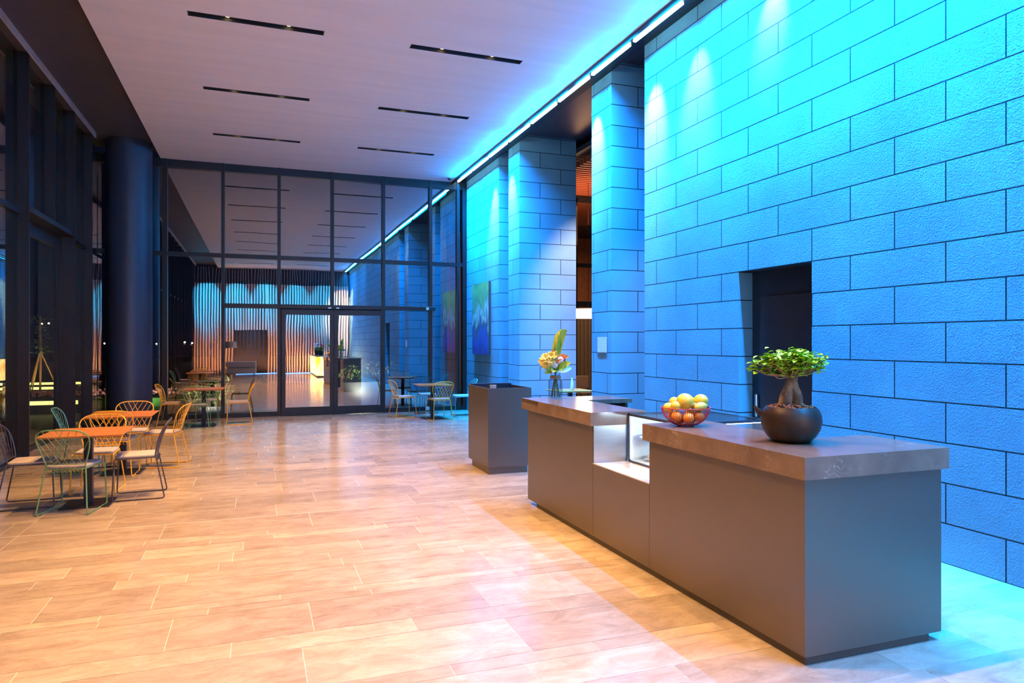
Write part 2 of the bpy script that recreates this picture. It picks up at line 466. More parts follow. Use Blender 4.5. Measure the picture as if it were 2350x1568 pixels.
# ceiling raft with real slots cut through it
cl = MB()
CX0, CX1 = -1.91, 4.45
yy = YF - 0.1
for y in sorted(ROWS):
    a, b_ = y - 0.068, y + 0.068
    cl.box(CX0, CX1, yy, a, CZ, CZ + 0.12)
    xs = [CX0] + [v for s_ in SLOTX for v in s_] + [CX1]
    for k in range(0, len(xs), 2): cl.box(xs[k], xs[k + 1], a, b_, CZ, CZ + 0.12)
    yy = b_
cl.box(CX0, CX1, yy, YB, CZ, CZ + 0.12)
struct('ceiling', cl, M['ceiling'])
struct('trim_soffit', B(-3.6, CX0, YF - 0.1, YB + 0.05, 5.70, 5.80), M['soffit'])
struct('trim_fascia', B(-2.93, -2.91, YF, 15.40, 5.60, 5.70), M['fascia'])
struct('trim_pelmet', B(-3.3, -2.93, YF, 15.40, 5.66, 5.70), M['soffit'])
struct('trim_cove_tray', B(4.475, 4.82, YF, YB, 5.575, 5.583), M['frame'])
struct('trim_cove_edge', B(4.45, 4.475, YF, YB, 5.50, 5.72), M['frame'])
struct('trim_cove_top', B(4.475, 7.2, YF, YB + 0.05, 5.72, 5.8), M['column'])
struct('trim_roof', B(-3.6, 7.2, YF - 0.4, YB + 0.05, 5.85, 5.95), M['soffit'])

# right stone wall in four lengths with a door opening
def stone_block(name, x0, x1, y0, y1, z1=5.72, extra=None):
    m = MB()
    m.box(x0, x1, y0, y1, 0, z1)
    m.mi = [0, 0, 1, 0, 1, 0]
    return struct(name, m, [M['stone_front'], M['stone_side']])
wm = MB()
DY0, DY1, DZ = 5.087, 6.128, 2.4
for (a, b_, z0, z1) in ((YF, DY0, 0, 5.72), (DY1, 8.042, 0, 5.72), (DY0, DY1, DZ, 5.72)):
    k = len(wm.f); wm.box(XR, 5.42, a, b_, z0, z1); wm.mi[k:] = [0, 0, 1, 0, 1, 0]
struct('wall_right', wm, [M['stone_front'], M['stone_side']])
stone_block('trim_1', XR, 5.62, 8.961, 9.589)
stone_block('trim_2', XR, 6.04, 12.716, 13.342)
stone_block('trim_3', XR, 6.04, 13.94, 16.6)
struct('wall_passage', B(6.04, 6.2, 13.342, 13.94, 0, 5.72).box(6.5, 6.6, YF, 11.5, 0, 5.72), M['column'])
dr = empty('door_3', (5.0, 5.6, 0), kind='structure')
B(5.0, 5.05, DY0, DY1, 0, DZ - 0.001).build('door_surround', M['doorpanel'], dr, world=True)
B(4.985, 5.0, DY0 + 0.02, 5.99, 0.01, 2.13, 0.002).build('door_leaf', M['doorpanel2'], dr, world=True)
B(4.965, 4.985, 6.02, 6.055, 0.86, 1.10, 0.006).build('door_handle', M['steel'], dr, world=True)

# wall behind the camera
struct('wall_front', B(-3.5, 6.6, YF - 0.3, YF - 0.1, 0, 5.85), M['slot'])

# glazed end wall
FYA, FYB = YB, YB + 0.14
g = empty('window_1', (1.5, YB, 0), kind='structure')
mx = [-2.88, -1.83, -0.69, 0.47, 1.63, 2.80, 3.93, 4.62]
fm = MB()
for i, x in enumerate(mx):
    hw = 0.035 if i not in (1,) else 0.05
    lo = 2.5 if i in (4,) else 0
    fm.box(x - hw, x + hw, FYA - 0.03, FYB, lo, 5.56)
fm.box(-3.1, 4.82, FYA - 0.01, FYB, 5.38, 5.56)
fm.box(-3.1, 4.82, FYA - 0.01, FYB - 0.03, 3.50, 3.59)
fm.box(-3.1, 0.47, FYA - 0.01, FYB, 0.0, 0.10)
fm.box(2.80, 4.82, FYA - 0.01, FYB, 0.0, 0.10)
fm.box(4.72, 4.82, FYA - 0.06, FYB, 0.0, 5.56)
fm.build('window_frame', M['frame'], g, world=True)
for i in range(len(mx) - 1):
    a, b_ = mx[i] + 0.035, mx[i + 1] - 0.035
    for z0, z1 in ((3.59, 5.38), (2.5, 3.5) if i in (2, 3, 4, 5) else (0.1, 3.5), (0.1, 2.5)):
        if z0 == 0.1 and z1 == 2.5 and i not in (2, 5): continue
        B(a, b_, YB + 0.05, YB + 0.062, z0, z1).build('pane', M['glass_back'], g, world=True)
B(-3.1, -2.915, YB + 0.05, YB + 0.062, 0.1, 5.38).build('pane', M['glass_back'], g, world=True)
hd = tag(B(-0.705, 4.03, YB - 0.10, YB + 0.02, 2.41, 2.50, 0.004).build('door_header', M['frame']), 'long dark metal sliding door header across the glass wall', 'door header')
for d, (a, b_) in enumerate(((0.52, 1.655), (1.665, 2.80))):
    e = empty('door_%d' % (d + 1), ((a + b_) / 2, YB, 0), kind='structure')
    f = MB().box(a, a + 0.085, YB - 0.06, YB - 0.01, 0.01, 2.39).box(b_ - 0.085, b_, YB - 0.06, YB - 0.01, 0.01, 2.39)
    f.box(a + 0.085, b_ - 0.085, YB - 0.06, YB - 0.01, 0.01, 0.19).box(a + 0.085, b_ - 0.085, YB - 0.06, YB - 0.01, 2.27, 2.39)
    f.build('door_frame', M['frame'], e, world=True)
    B(a + 0.085, b_ - 0.085, YB - 0.04, YB - 0.03, 0.19, 2.27).build('pane', M['glass_door'], e, world=True)
tag(B(3.80, 3.865, YB - 0.106, YB - 0.100, 2.425, 2.485).build('door_sticker', M['paper']), 'small white square sticker on right end of door header', 'sticker')
for q, x in enumerate((1.56, 1.74)):
    tag(MB().box(x - 0.035, x + 0.035, YB - 0.125, YB - 0.1005, 2.415, 2.45, 0.004).build('door_sensor', M['steel']), ('left' if q == 0 else 'right') + ' of the two small metal sensors above the sliding doors', 'sensor')

# glazed left side with deep fins and an entrance portal
g2 = empty('window_2', (-3.1, 5, 0), kind='structure')
finy = [15.26, 13.93, 12.63, 11.32, 10.01, 8.70, 7.39, 6.08, 4.77, 3.46, 2.15, 0.84, -0.47, -1.78, -3.09, -4.4, -5.7]
for y in finy:
    z0 = 3.55 if abs(y - 12.63) < 0.01 else 0
    B(-3.14, -2.95, y, y + 0.022, z0, 5.66).build('mullion', M['fin'], g2, world=True)
rl = MB()
for a, b_ in zip(finy[1:], finy[:-1]):
    if a >= 11.2 and b_ < 14: continue
    rl.box(-3.12, -3.05, a + 0.022, b_, 3.42, 3.49)
rl.box(-3.12, -3.05, YF, 11.32, 0, 0.06).box(-3.12, -3.05, 14.02, 16.4, 0, 0.06)
rl.build('transom', M['frame'], g2, world=True)
fy = finy[::-1] + [16.4]
for a, b_ in zip(fy[:-1], fy[1:]):
    if 11.2 < a < 13.9:
        B(-3.10, -3.088, a + 0.022, b_, 3.55, 5.66).build('pane', M['glass_side'], g2, world=True)
    else:
        B(-3.10, -3.088, a + 0.022, b_, 0.06, 3.42).build('pane', M['glass_side'], g2, world=True)
        B(-3.10, -3.088, a + 0.022, b_, 3.49, 5.66).build('pane', M['glass_side'], g2, world=True)
g3 = empty('door_4', (-3.2, 12.7, 0), kind='structure')
pf = MB().box(-3.26, -2.95, 11.345, 13.925, 3.47, 3.545).box(-3.26, -3.20, 11.345, 13.925, 3.27, 3.47)
pf.box(-3.26, -3.141, 13.93, 14.00, 0, 3.47).box(-3.26, -3.141, 11.32, 11.345, 0, 3.47).box(-3.25, -3.21, 11.345, 13.925, 0, 0.08)
pf.box(-3.26, -3.20, 11.345, 11.42, 0.08, 3.27).box(-3.26, -3.20, 13.87, 13.925, 0.08, 3.27)
pf.build('portal_frame', M['fin'], g3, world=True)
B(-3.235, -3.225, 11.42, 13.87, 0.08, 3.27).build('pane', M['glass_side'], g3, world=True)

# round column
tag(MB().lathe([(0.42, 0), (0.42, 5.70)], -2.42, 15.88, 48).build('column', M['column'], smooth=True), 'dark round column beside the left glass wall', 'column')

# ---------------------------------------------------------------- ceiling lights
ORD = ['first', 'second', 'third', 'fourth', 'fifth', 'sixth', 'seventh', 'eighth', 'ninth', 'tenth', 'eleventh', 'twelfth', 'thirteenth', 'fourteenth', 'fifteenth', 'sixteenth', 'seventeenth', 'eighteenth', 'nineteenth']
proto = None
for y in ROWS:
    for side, (x0, x1) in enumerate(SLOTX):
        c = ((x0 + x1) / 2, y, CZ)
        if proto is None:
            proto = empty('ceiling_slot_light', c)
            h = (x1 - x0) / 2
            m = MB()
            m.box(-h + .001, h - .001, -0.066, -0.058, 0.0, 0.16).box(-h + .001, h - .001, 0.058, 0.066, 0.0, 0.16)
            m.box(-h + .001, -h + 0.012, -0.058, 0.058, 0.0, 0.16).box(h - 0.012, h - .001, -0.058, 0.058, 0.0, 0.16)
            m.box(-h + .001, h - .001, -0.066, 0.066, 0.16, 0.168)
            m.build('housing', M['slot'], proto)
            for f in (0.28, 0.73):
                lx = -h + 2 * h * f
                MB().lathe([(0.03, 0.06), (0.045, 0.05), (0.05, 0.04), (0.05, 0.16)], lx, 0, 20).build('lamp', M['black'], proto, smooth=True)
                MB().lathe([(0.034, 0.036), (0.034, 0.0395)], lx, 0, 20).build('lens', M['lens'], proto)
            o = proto
        else:
            o = copy_tree(proto)
        o.location = c
        pos = ORD[ROWS.index(y)] + ' row from the glass wall'
        tag(o, ('left' if side == 0 else 'right') + ' black recessed slot light with two spots, ' + pos, 'ceiling light', 'recessed slot lights in the ceiling')
for i in range(LEDN):
    y = LED0 + i * LEDL
    if y + 1.16 > YB: break
    o = B(4.58, 4.625, y + 0.05, y + 1.13, 5.545, 5.575, 0.004).build('led_light_bar', M['led'])
    kk = min(18, int((YB - y - 0.3) / LEDL))
    tag(o, ORD[kk] + ' light bar from the glass wall in the cove line', 'light bar', 'light bars in the cove line')
e = empty('security_camera', (4.28, 15.95, CZ), label='small white dome camera on the ceiling by the far cove corner', cat='security camera')
MB().lathe([(0.06, -0.02), (0.062, 0.0)], 0, 0, 24).build('mount', M['white'], e, smooth=True)
MB().lathe([(0.004, -0.075), (0.03, -0.065), (0.045, -0.045), (0.05, -0.02)], 0, 0, 24).build('dome', M['black'], e, smooth=True)

# ---------------------------------------------------------------- painting and notice
pm = bpy.data.materials.new('abstract_paint')
n, l, b = nodes(pm)
tc = n.new('ShaderNodeTexCoord'); sp = n.new('ShaderNodeSeparateXYZ'); l.new(tc.outputs['Object'], sp.inputs[0])
nz = n.new('ShaderNodeTexNoise'); nz.inputs['Scale'].default_value = 2.2; nz.inputs['Detail'].default_value = 4; nz.inputs['Distortion'].default_value = 1.0
mp = n.new('ShaderNodeMapping'); mp.inputs['Scale'].default_value = (1, 2.2, 0.8); l.new(tc.outputs['Object'], mp.inputs[0]); l.new(mp.outputs[0], nz.inputs['Vector'])
ma = n.new('ShaderNodeMath'); ma.operation = 'MULTIPLY_ADD'; ma.inputs[1].default_value = 0.33; l.new(sp.outputs['Z'], ma.inputs[0])
m2 = n.new('ShaderNodeMath'); m2.operation = 'ADD'; l.new(ma.outputs[0], m2.inputs[0]); ma.inputs[2].default_value = 0.13
m3 = n.new('ShaderNodeMath'); m3.operation = 'MULTIPLY'; m3.inputs[1].default_value = 0.5; l.new(nz.outputs['Fac'], m3.inputs[0]); l.new(m3.outputs[0], m2.inputs[1])
rp = n.new('ShaderNodeValToRGB'); el = rp.color_ramp.elements
el[0].position = 0.38; el[0].color = (0.02, 0.05, 0.25, 1); el[1].position = 0.95; el[1].color = (0.12, 0.30, 0.12, 1)
for p, c in ((0.52, (0.03, 0.12, 0.45, 1)), (0.60, (0.04, 0.10, 0.10, 1)), (0.68, (0.45, 0.65, 0.60, 1)), (0.75, (0.10, 0.30, 0.14, 1)), (0.85, (0.25, 0.50, 0.15, 1))):
    q = el.new(p); q.color = c
l.new(m2.outputs[0], rp.inputs[0]); l.new(rp.outputs[0], b.inputs['Base Color']); b.inputs['Roughness'].default_value = 0.5
e = empty('painting', (4.79, 15.09, 1.38), label='tall abstract painting in green and blue hanging on the far stone wall', cat='painting')
B(4.765, 4.768, 14.485, 15.695, 1.385, 2.995).build('canvas', pm, e, world=True)
B(4.768, 4.818, 14.48, 15.70, 1.38, 3.0).build('stretcher', M['plinth'], e, world=True)
tag(B(4.813, 4.8195, 9.10, 9.385, 1.50, 1.73).build('wall_notice', M['paper']), 'small white notice sheet on the stone pillar', 'notice')

# ---------------------------------------------------------------- service counter
e = empty('service_counter', (2.9, 4.7, 0), label='long L-ended bronze laminate service counter with stepped marble tops', cat='counter')
pl = MB()
pl.box(2.63, 3.49, 2.82, 3.33, 0, 0.05).box(2.63, 3.08, 3.33, 4.30, 0, 0.05).box(2.63, 3.64, 4.30, 5.17, 0, 0.05).box(2.63, 2.91, 5.17, 6.45, 0, 0.05)
pl.build('plinth', M['plinth'], e, world=True)
MB().prism([(2.61, 2.80), (3.56, 2.80), (3.56, 3.31), (3.11, 3.31), (3.11, 4.289), (2.61, 4.289)], 0.05, 0.955).build('near_cabinet', M['body'], e, world=True)
B(2.61, 3.69, 4.293, 5.172, 0.05, 0.645).build('low_cabinet', M['body'], e, world=True)
B(2.61, 2.925, 4.293, 5.172, 0.645, 0.652).build('display_shelf', M['shelf'], e, world=True)
MB().prism([(2.61, 5.176), (2.93, 5.176), (2.93, 6.45), (2.61, 6.64)], 0.05, 0.96).build('far_cabinet', M['body'], e, world=True)
B(2.615, 2.925, 5.164, 5.175, 0.653, 0.958).build('end_panel', M['steel'], e, world=True)
B(3.08, 3.60, 6.66, 6.70, 0.05, 1.03).box(3.57, 3.60, 6.34, 6.66, 0.0, 1.03).build('wing_panel', M['plinth'], e, world=True)
MB().prism([(2.583, 2.772), (3.585, 2.772), (3.585, 3.33), (3.13, 3.33), (3.13, 4.34), (2.583, 4.34)], 0.955, 1.07).build('near_marble_top', M['marble'], e, world=True)
MB().prism([(2.583, 5.160), (3.10, 5.160), (3.10, 6.30), (2.583, 6.30)], 0.96, 1.07).prism([(2.583, 6.30), (3.63, 6.30), (3.63, 6.79), (2.60, 6.79)], 1.03, 1.0699).prism([(2.583, 6.30), (2.9, 6.30), (2.9, 6.79), (2.60, 6.79)], 0.96, 1.0698).build('far_marble_top', M['marble'], e, world=True)
# glass display case
e = empty('display_case', (3.3, 4.8, 0.65), label='glass pastry display case set into the middle of the counter', cat='display case')
f = MB()
cx0, cx1, cy0, cy1, cz0, cz1 = 2.93, 3.69, 4.37, 5.155, 0.652, 1.055
t = 0.02
for x in (cx0, cx1 - t):
    for y in (cy0, cy1 - t): f.box(x, x + t, y, y + t, cz0, cz1)
    f.box(x, x + t, cy0, cy1, cz1 - t, cz1).box(x, x + t, cy0, cy1, cz0, cz0 + 0.012)
for y in (cy0, cy1 - t): f.box(cx0, cx1, y, y + t, cz1 - t, cz1)
f.build('case_frame', M['blueframe'], e, world=True)
for nm, bb in (('front_pane', (cx0 + 0.004, cx0 + 0.010, cy0 + t, cy1 - t, cz0 + .012, cz1 - t)), ('back_pane', (cx1 - 0.01, cx1 - 0.004, cy0 + t, cy1 - t, cz0 + .012, cz1 - t)),
               ('side_pane', (cx0 + t, cx1 - t, cy0 + 0.006, cy0 + 0.012, cz0 + .012, cz1 - t)), ('top_pane', (cx0 + t, cx1 - t, cy0 + t, cy1 - t, cz1 - 0.008, cz1 - 0.002)),
               ('glass_shelf', (cx0 + t, cx1 - t, cy0 + t, cy1 - t, 0.845, 0.851))):
    B(*bb).build(nm, M['glass_top'] if nm == 'top_pane' else M['glass_case'], e, world=True)
B(cx0 + t, cx1 - t, cy1 - 0.012, cy1 - 0.006, cz0 + .012, cz1 - t).build('added_white_panel', M['white'], e, world=True)  # opaque white panel added to brighten the case interior
B(cx0 + t, cx1 - t, cy0 + t, cy1 - t, cz0, cz0 + 0.012).build('case_floor', M['white'], e, world=True)
mled = mk('case_led', (1, 1, 1), emis=(1.0, 0.93, 0.86), strength=9)
B(cx0 + 0.011, cx0 + 0.018, cy1 - t - 0.012, cy1 - t - 0.004, cz0 + 0.02, cz1 - 0.03).build('light_strip', mled, e, world=True)
B(cx0 + t, cx1 - t, cy0 + t, cy0 + t + .01, cz1 - t - 0.008, cz1 - t).build('light_strip', mled, e, world=True)
M['pastry'] = mk('baked_pastry', (0.75, 0.42, 0.18), (0.5, 0.24, 0.08), scale=25, rough=0.6, bump=0.4, bscale=90)
M['cream'] = mk('cream_icing', (0.86, 0.76, 0.62), rough=0.5)
M['plate'] = mk('glass_plate', (0.8, 0.86, 0.9), rough=0.1)
def plate(x, y, z, r, what, k, where):
    o = MB().lathe([(r * 0.45, 0), (r * 0.5, 0.003), (r * 0.95, 0.012), (r, 0.015), (r * 0.96, 0.016), (r * 0.5, 0.007), (0.002, 0.006)], 0, 0, 28).build('plate', M['plate'], smooth=True)
    o.location = (x, y, z); tag(o, 'round pale plate in the display case ' + where, 'plate', 'plates in the display case')
    zz = z + 0.0065
    if what == 'cake':
        c = empty('cream_cake', (x, y, zz), label='round layered cream cake on the plate ' + where, cat='cake')
        MB().lathe([(0.062, 0), (0.066, 0.02), (0.064, 0.045), (0.058, 0.052), (0.002, 0.055)], 0, 0, 28).build('cake_body', M['cream'], c, smooth=True)
        MB().lathe([(0.067, 0.020), (0.0675, 0.026)], 0, 0, 28).build('filling', M['pastry'], c)
    else:
        for i in range(k):
            a = 2 * math.pi * i / k + 0.4; rr = r * 0.42 if k > 1 else 0
            m = MB()
            pts = [Vector((math.sin(t_) * 0.045, 0.018 * math.cos(t_ * 1.3) - 0.01, 0.019)) for t_ in [j * 0.33 - 1.3 for j in range(9)]]
            m.tube(pts, [0.006, 0.011, 0.015, 0.0185, 0.0195, 0.0185, 0.015, 0.011, 0.006], 10)
            c = m.build('croissant', M['pastry'], smooth=True)
            c.location = (x + rr * math.cos(a), y + rr * math.sin(a), zz); c.rotation_euler = (0, 0, a + 1.2)
            tag(c, ('right', 'back', 'left', 'front', 'near')[i] + ' golden croissant on the plate ' + where, 'pastry', 'croissants in the display case ' + where)
plate(3.085, 4.99, 0.8512, 0.125, 'croissant', 5, 'on the upper glass shelf at left')
plate(3.42, 4.62, 0.8512, 0.12, 'croissant', 4, 'on the upper glass shelf at right')
plate(3.11, 5.02, 0.6645, 0.095, 'cake', 1, 'on the case floor by the far end')
plate(3.12, 4.66, 0.6645, 0.11, 'croissant', 4, 'on the case floor by the near end')

light('AREA', 'case_glow', (3.3, 4.5, 1.0), (3.2, 5.0, 0.7), 7, (0.7, 0.88, 1.0), shape='RECTANGLE', size=0.5, size_y=0.05)
# host stand
e = empty('host_stand', (2.99, 8.66, 0), label='free-standing bronze laminate podium with a recessed top beyond the counter', cat='podium')
kb = MB()
x0, x1, y0, y1, z0, z1 = 2.705, 3.285, 8.236, 9.09, 0.085, 1.075
w_ = 0.018
kb.box(x0, x1, y0, y0 + w_, z0, z1).box(x0, x1, y1 - w_, y1, z0, z1).box(x0, x0 + w_, y0 + w_, y1 - w_, z0, z1).box(x1 - w_, x1, y0 + w_, y1 - w_, z0, z1)
kb.build('cabinet', M['body'], e, world=True)
B(x0 + w_, x1 - w_, y0 + w_, y1 - w_, 0.985, 1.0).build('inner_shelf', M['plinth'], e, world=True)
B(2.72, 3.235, 8.25, 8.97, 0.0, 0.085).build('plinth', M['body'], e, world=True)
B(x0 + w_, x1 - w_, y1 - 0.16, y1 - w_, 1.0, 1.095).build('riser', M['doorpanel'], e, world=True)
o = MB().lathe([(0.028, 0.0), (0.032, 0.002), (0.043, 0.09), (0.045, 0.10), (0.041, 0.10), (0.030, 0.008), (0.001, 0.006)], 0, 0, 28).build('paper_cup', M['white'], smooth=True)
o.location = (2.86, 8.50, 1.0); tag(o, 'small white cup standing inside the podium top', 'cup')

# ---------------------------------------------------------------- bonsai
M['pot'] = mk('bronze_glaze', (0.060, 0.036, 0.022), (0.022, 0.016, 0.012), scale=9, rough=0.42, metal=0.3, spec=0.35, bump=0.15, bscale=50)
M['bark'] = mk('bonsai_bark', (0.36, 0.23, 0.12), (0.10, 0.06, 0.035), scale=26, rough=0.75, sharp=0.08, bump=0.6, bscale=40, stretch=(1, 1, 0.5))
M['twig'] = mk('twig_bark', (0.36, 0.19, 0.10), rough=0.7)
M['bleaf'] = mk('bonsai_leaf', (0.22, 0.48, 0.01), (0.50, 0.68, 0.02), scale=30, rough=0.5, spec=0.25)
M['pebble'] = mk('clay_pebbles', (0.50, 0.17, 0.06), (0.30, 0.09, 0.03), scale=60, rough=0.8)
BX, BY = 2.935, 3.26
e = empty('bonsai_plant', (BX, BY, 1.07), label='ficus bonsai with swollen trunk in a round dark bronze pot', cat='potted plant')
prof = [(0.075, 0.0), (0.105, 0.004), (0.137, 0.035), (0.160, 0.075), (0.170, 0.12), (0.166, 0.16), (0.152, 0.19), (0.138, 0.205), (0.132, 0.205), (0.136, 0.193), (0.13, 0.180), (0.02, 0.178)]
MB().lathe(prof, 0, 0, 56).build('pot', M['pot'], e, smooth=True)
hn = MB()
for sgn in (-1, 1):
    d = Vector((0.94 * sgn - 0.10, -0.34 * sgn - 0.1, 0)) if sgn > 0 else Vector((-0.84, 0.54, 0))
    P_ = [d * 0.150 + Vector((0, 0, 0.155)), d * 0.185 + Vector((0, 0, 0.178)), d * 0.205 + Vector((0, 0, 0.205))]
    h = MB(); h.tube(P_, [0.024, 0.017, 0.006], 8)
    if sgn < 0: h.build('pot_handle', M['pot'], e, smooth=True)
h = MB(); h.tube([(0.140, 0.085, 0.05), (0.175, 0.105, 0.028), (0.19, 0.115, 0.004)], [0.02, 0.014, 0.006], 8); h.build('pot_foot', M['pot'], e, smooth=True)
pb = MB(); rr = random.Random(5)
for i in range(230):
    a = rr.uniform(0, 6.283); q = 0.128 * math.sqrt(rr.random()); s_ = rr.uniform(0.006, 0.0095)
    pb.ball((q * math.cos(a), q * math.sin(a), 0.197 + rr.uniform(0, 0.010) + (0.009 if q < 0.09 else 0)), s_, 7, (1, 0.85, 0.75))
tag(pb.build('clay_pebbles', M['pebble'], e, smooth=True), kind='stuff')
cr, sr = math.cos(R(-20)), math.sin(R(-20))
def L2(u, d, z): return Vector((u * cr - d * sr, u * sr + d * cr, z))   # u = across the plant, d = depth
tk = MB()
tk.tube(smooth_path([L2(-0.085, 0, 0.185), L2(-0.06, 0, 0.20), L2(-0.035, 0, 0.235), L2(-0.022, 0, 0.285), L2(-0.006, 0.0, 0.335), L2(0.008, 0.0, 0.37), L2(0.0, 0, 0.40)], 4),
        [0.012 + 0.003 * i for i in range(4)] + [0.024, 0.027, 0.030, 0.034] + [0.037, 0.038, 0.038, 0.036] + [0.033, 0.030, 0.028, 0.028] + [0.028, 0.027, 0.027, 0.028] + [0.03, 0.031, 0.032, 0.03] + [0.026], 14)
tk.tube(smooth_path([L2(0.034, -0.01, 0.18), L2(0.036, -0.012, 0.22), L2(0.03, -0.012, 0.27), L2(0.02, -0.006, 0.32), L2(0.01, 0, 0.37)], 4),
        [0.016, 0.018, 0.02, 0.022, 0.025, 0.027, 0.029, 0.03, 0.029, 0.027, 0.025, 0.023, 0.022, 0.021, 0.021, 0.022, 0.022], 14)
tk.tube(smooth_path([L2(-0.05, 0.01, 0.21), L2(-0.085, 0.0, 0.20), L2(-0.11, -0.01, 0.186)], 4), [0.014, 0.013, 0.012, 0.011, 0.01, 0.008, 0.007, 0.006, 0.005], 8)
tk.build('trunk', M['bark'], e, smooth=True)
br = MB(); lf = MB(); tips = []
for i in range(44):
    a = rr.uniform(0, 6.283); q = rr.uniform(0.05, 1) ** 0.7
    u, d = math.cos(a) * q * 0.235, math.sin(a) * q * 0.16
    ztop = 0.40 + 0.115 * (1 - q * q * 0.55) + rr.uniform(-0.025, 0.02) + 0.06 * u
    st = L2(0.0 + rr.uniform(-.015, .015), rr.uniform(-.01, .01), 0.385)
    mid = L2(u * 0.62, d * 0.62, 0.385 + (ztop - 0.40) * 0.35 + rr.uniform(-0.01, 0.01))
    end = L2(u, d, ztop)
    P_ = smooth_path([st, mid, end], 4)
    br.tube(P_, [0.0075 - 0.0007 * k for k in range(len(P_))], 5)
    for t_ in (3, 4, 5, 6, 7, 8):
        p = P_[t_]
        for _ in range(2 if t_ < 6 else 4): tips.append((p, end))
    for _ in range(2):
        p = P_[5]; q_ = p + Vector((rr.uniform(-.05, .05), rr.uniform(-.05, .05), rr.uniform(0.0, .05)))
        br.tube([p, (p + q_) / 2 + Vector((0, 0, -.004)), q_], [0.003, 0.0025, 0.0015], 4)
        for _ in range(3): tips.append((q_, q_))
bl = [L2(-0.12, -0.03, 0.415), L2(-0.09, -0.05, 0.38), L2(-0.06, -0.05, 0.372), L2(0.0, -0.01, 0.39)]
br.tube(smooth_path([L2(0, 0, 0.39), L2(-0.05, -0.04, 0.375), L2(-0.095, -0.05, 0.372), L2(-0.125, -0.05, 0.40)], 4), 0.003, 5)
for p, en in tips:
    c = Vector(p) + Vector((rr.gauss(0, .012), rr.gauss(0, .012), rr.gauss(0.006, .012)))
    if c.z < 0.385: c.z = 0.39 + rr.random() * 0.02
    az = rr.uniform(0, 6.283); dv = Vector((math.cos(az), math.sin(az), rr.uniform(-0.25, 0.6)))
    lf.leaf(c, dv, (rr.uniform(-.4, .4), rr.uniform(-.4, .4), 1), rr.uniform(0.030, 0.046), rr.uniform(0.022, 0.031), 0.22, 4)
br.build('branches', M['twig'], e, smooth=True)
lf.build('foliage', M['bleaf'], e, smooth=True, recalc=False)

# ---------------------------------------------------------------- fruit bowl
FXc, FYc = 2.795, 4.12
e = empty('wire_fruit_bowl', (FXc, FYc, 1.07), label='red wire fruit bowl heaped with fruit on the marble counter', cat='bowl')
M['redwire'] = mk('red_wire', (0.55, 0.03, 0.015), (0.42, 0.02, 0.02), rough=0.3)
prof = [(0.05, 0.006), (0.08, 0.012), (0.115, 0.034), (0.142, 0.064), (0.160, 0.098), (0.166, 0.128)]
wb = MB()
for k in range(72):
    a = 2 * math.pi * k / 72
    wb.tube([(r_ * math.cos(a), r_ * math.sin(a), z_) for r_, z_ in prof], 0.0013, 4)
wb.build('wire_basket', M['redwire'], e, smooth=True)
for nm, rr_, zz_, tr_ in (('rim', 0.166, 0.129, 0.0035), ('base_ring', 0.052, 0.006, 0.005)):
    MB().tube([(rr_ * math.cos(a), rr_ * math.sin(a), zz_) for a in [2 * math.pi * k / 48 for k in range(48)]], tr_, 6, True).build(nm, M['redwire'], e, smooth=True)
M['fr_or'] = mk('orange_fruit', (0.80, 0.33, 0.03), (0.75, 0.22, 0.02), scale=18, rough=0.4)
M['fr_ye'] = mk('yellow_fruit', (0.85, 0.62, 0.06), (0.80, 0.50, 0.05), scale=14, rough=0.35)
M['fr_gr'] = mk('pear_skin', (0.66, 0.62, 0.12), (0.55, 0.50, 0.06), scale=14, rough=0.4)
M['fr_re'] = mk('red_apple', (0.60, 0.10, 0.03), (0.72, 0.30, 0.05), scale=16, rough=0.3)
pear = lambda t: 1.0 if t < 0.55 else 1.0 - 0.55 * (t - 0.55) / 0.45
dent = lambda t: 1.0
FR = [ # across, depth, z, radius, kind, label
 (-0.075, -0.055, 0.072, 0.038, 'orange', 'orange low at the left front of the wire bowl'),
 (0.0, -0.078, 0.062, 0.038, 'orange', 'orange low at the front centre of the wire bowl'),
 (0.078, -0.05, 0.072, 0.038, 'red_apple', 'red apple low at the right front of the wire bowl'),
 (-0.035, 0.0, 0.050, 0.036, 'orange', 'orange deep in the middle left of the wire bowl'),
 (0.045, 0.015, 0.050, 0.036, 'red_apple', 'red apple deep in the middle of the wire bowl'),
 (-0.07, 0.06, 0.072, 0.037, 'red_apple', 'red apple low at the back left of the wire bowl'),
 (0.06, 0.085, 0.080, 0.037, 'orange', 'orange low at the back right of the wire bowl'),
 (-0.118, -0.005, 0.128, 0.038, 'yellow_apple', 'yellow apple at the far left edge of the heap'),
 (-0.078, -0.05, 0.143, 0.036, 'yellow_apple', 'yellow apple at the front left of the heap'),
 (-0.07, 0.035, 0.165, 0.036, 'yellow_apple', 'yellow apple at the upper left of the heap'),
 (-0.012, -0.035, 0.173, 0.060, 'grapefruit', 'large pale yellow grapefruit on top of the heap'),
 (0.05, -0.03, 0.140, 0.026, 'orange', 'small orange between the grapefruit and the pear'),
 (0.035, 0.055, 0.168, 0.041, 'lemon', 'lemon on top behind the grapefruit'),
 (0.115, 0.03, 0.172, 0.050, 'grapefruit', 'yellow grapefruit at the upper right of the heap'),
 (0.092, -0.055, 0.138, 0.036, 'pear', 'green yellow pear lying at the right front'),
]
SM = MB(); SM.tube([(0, 0, 0.9), (0.03, 0.01, 1.18)], 0.05, 5)
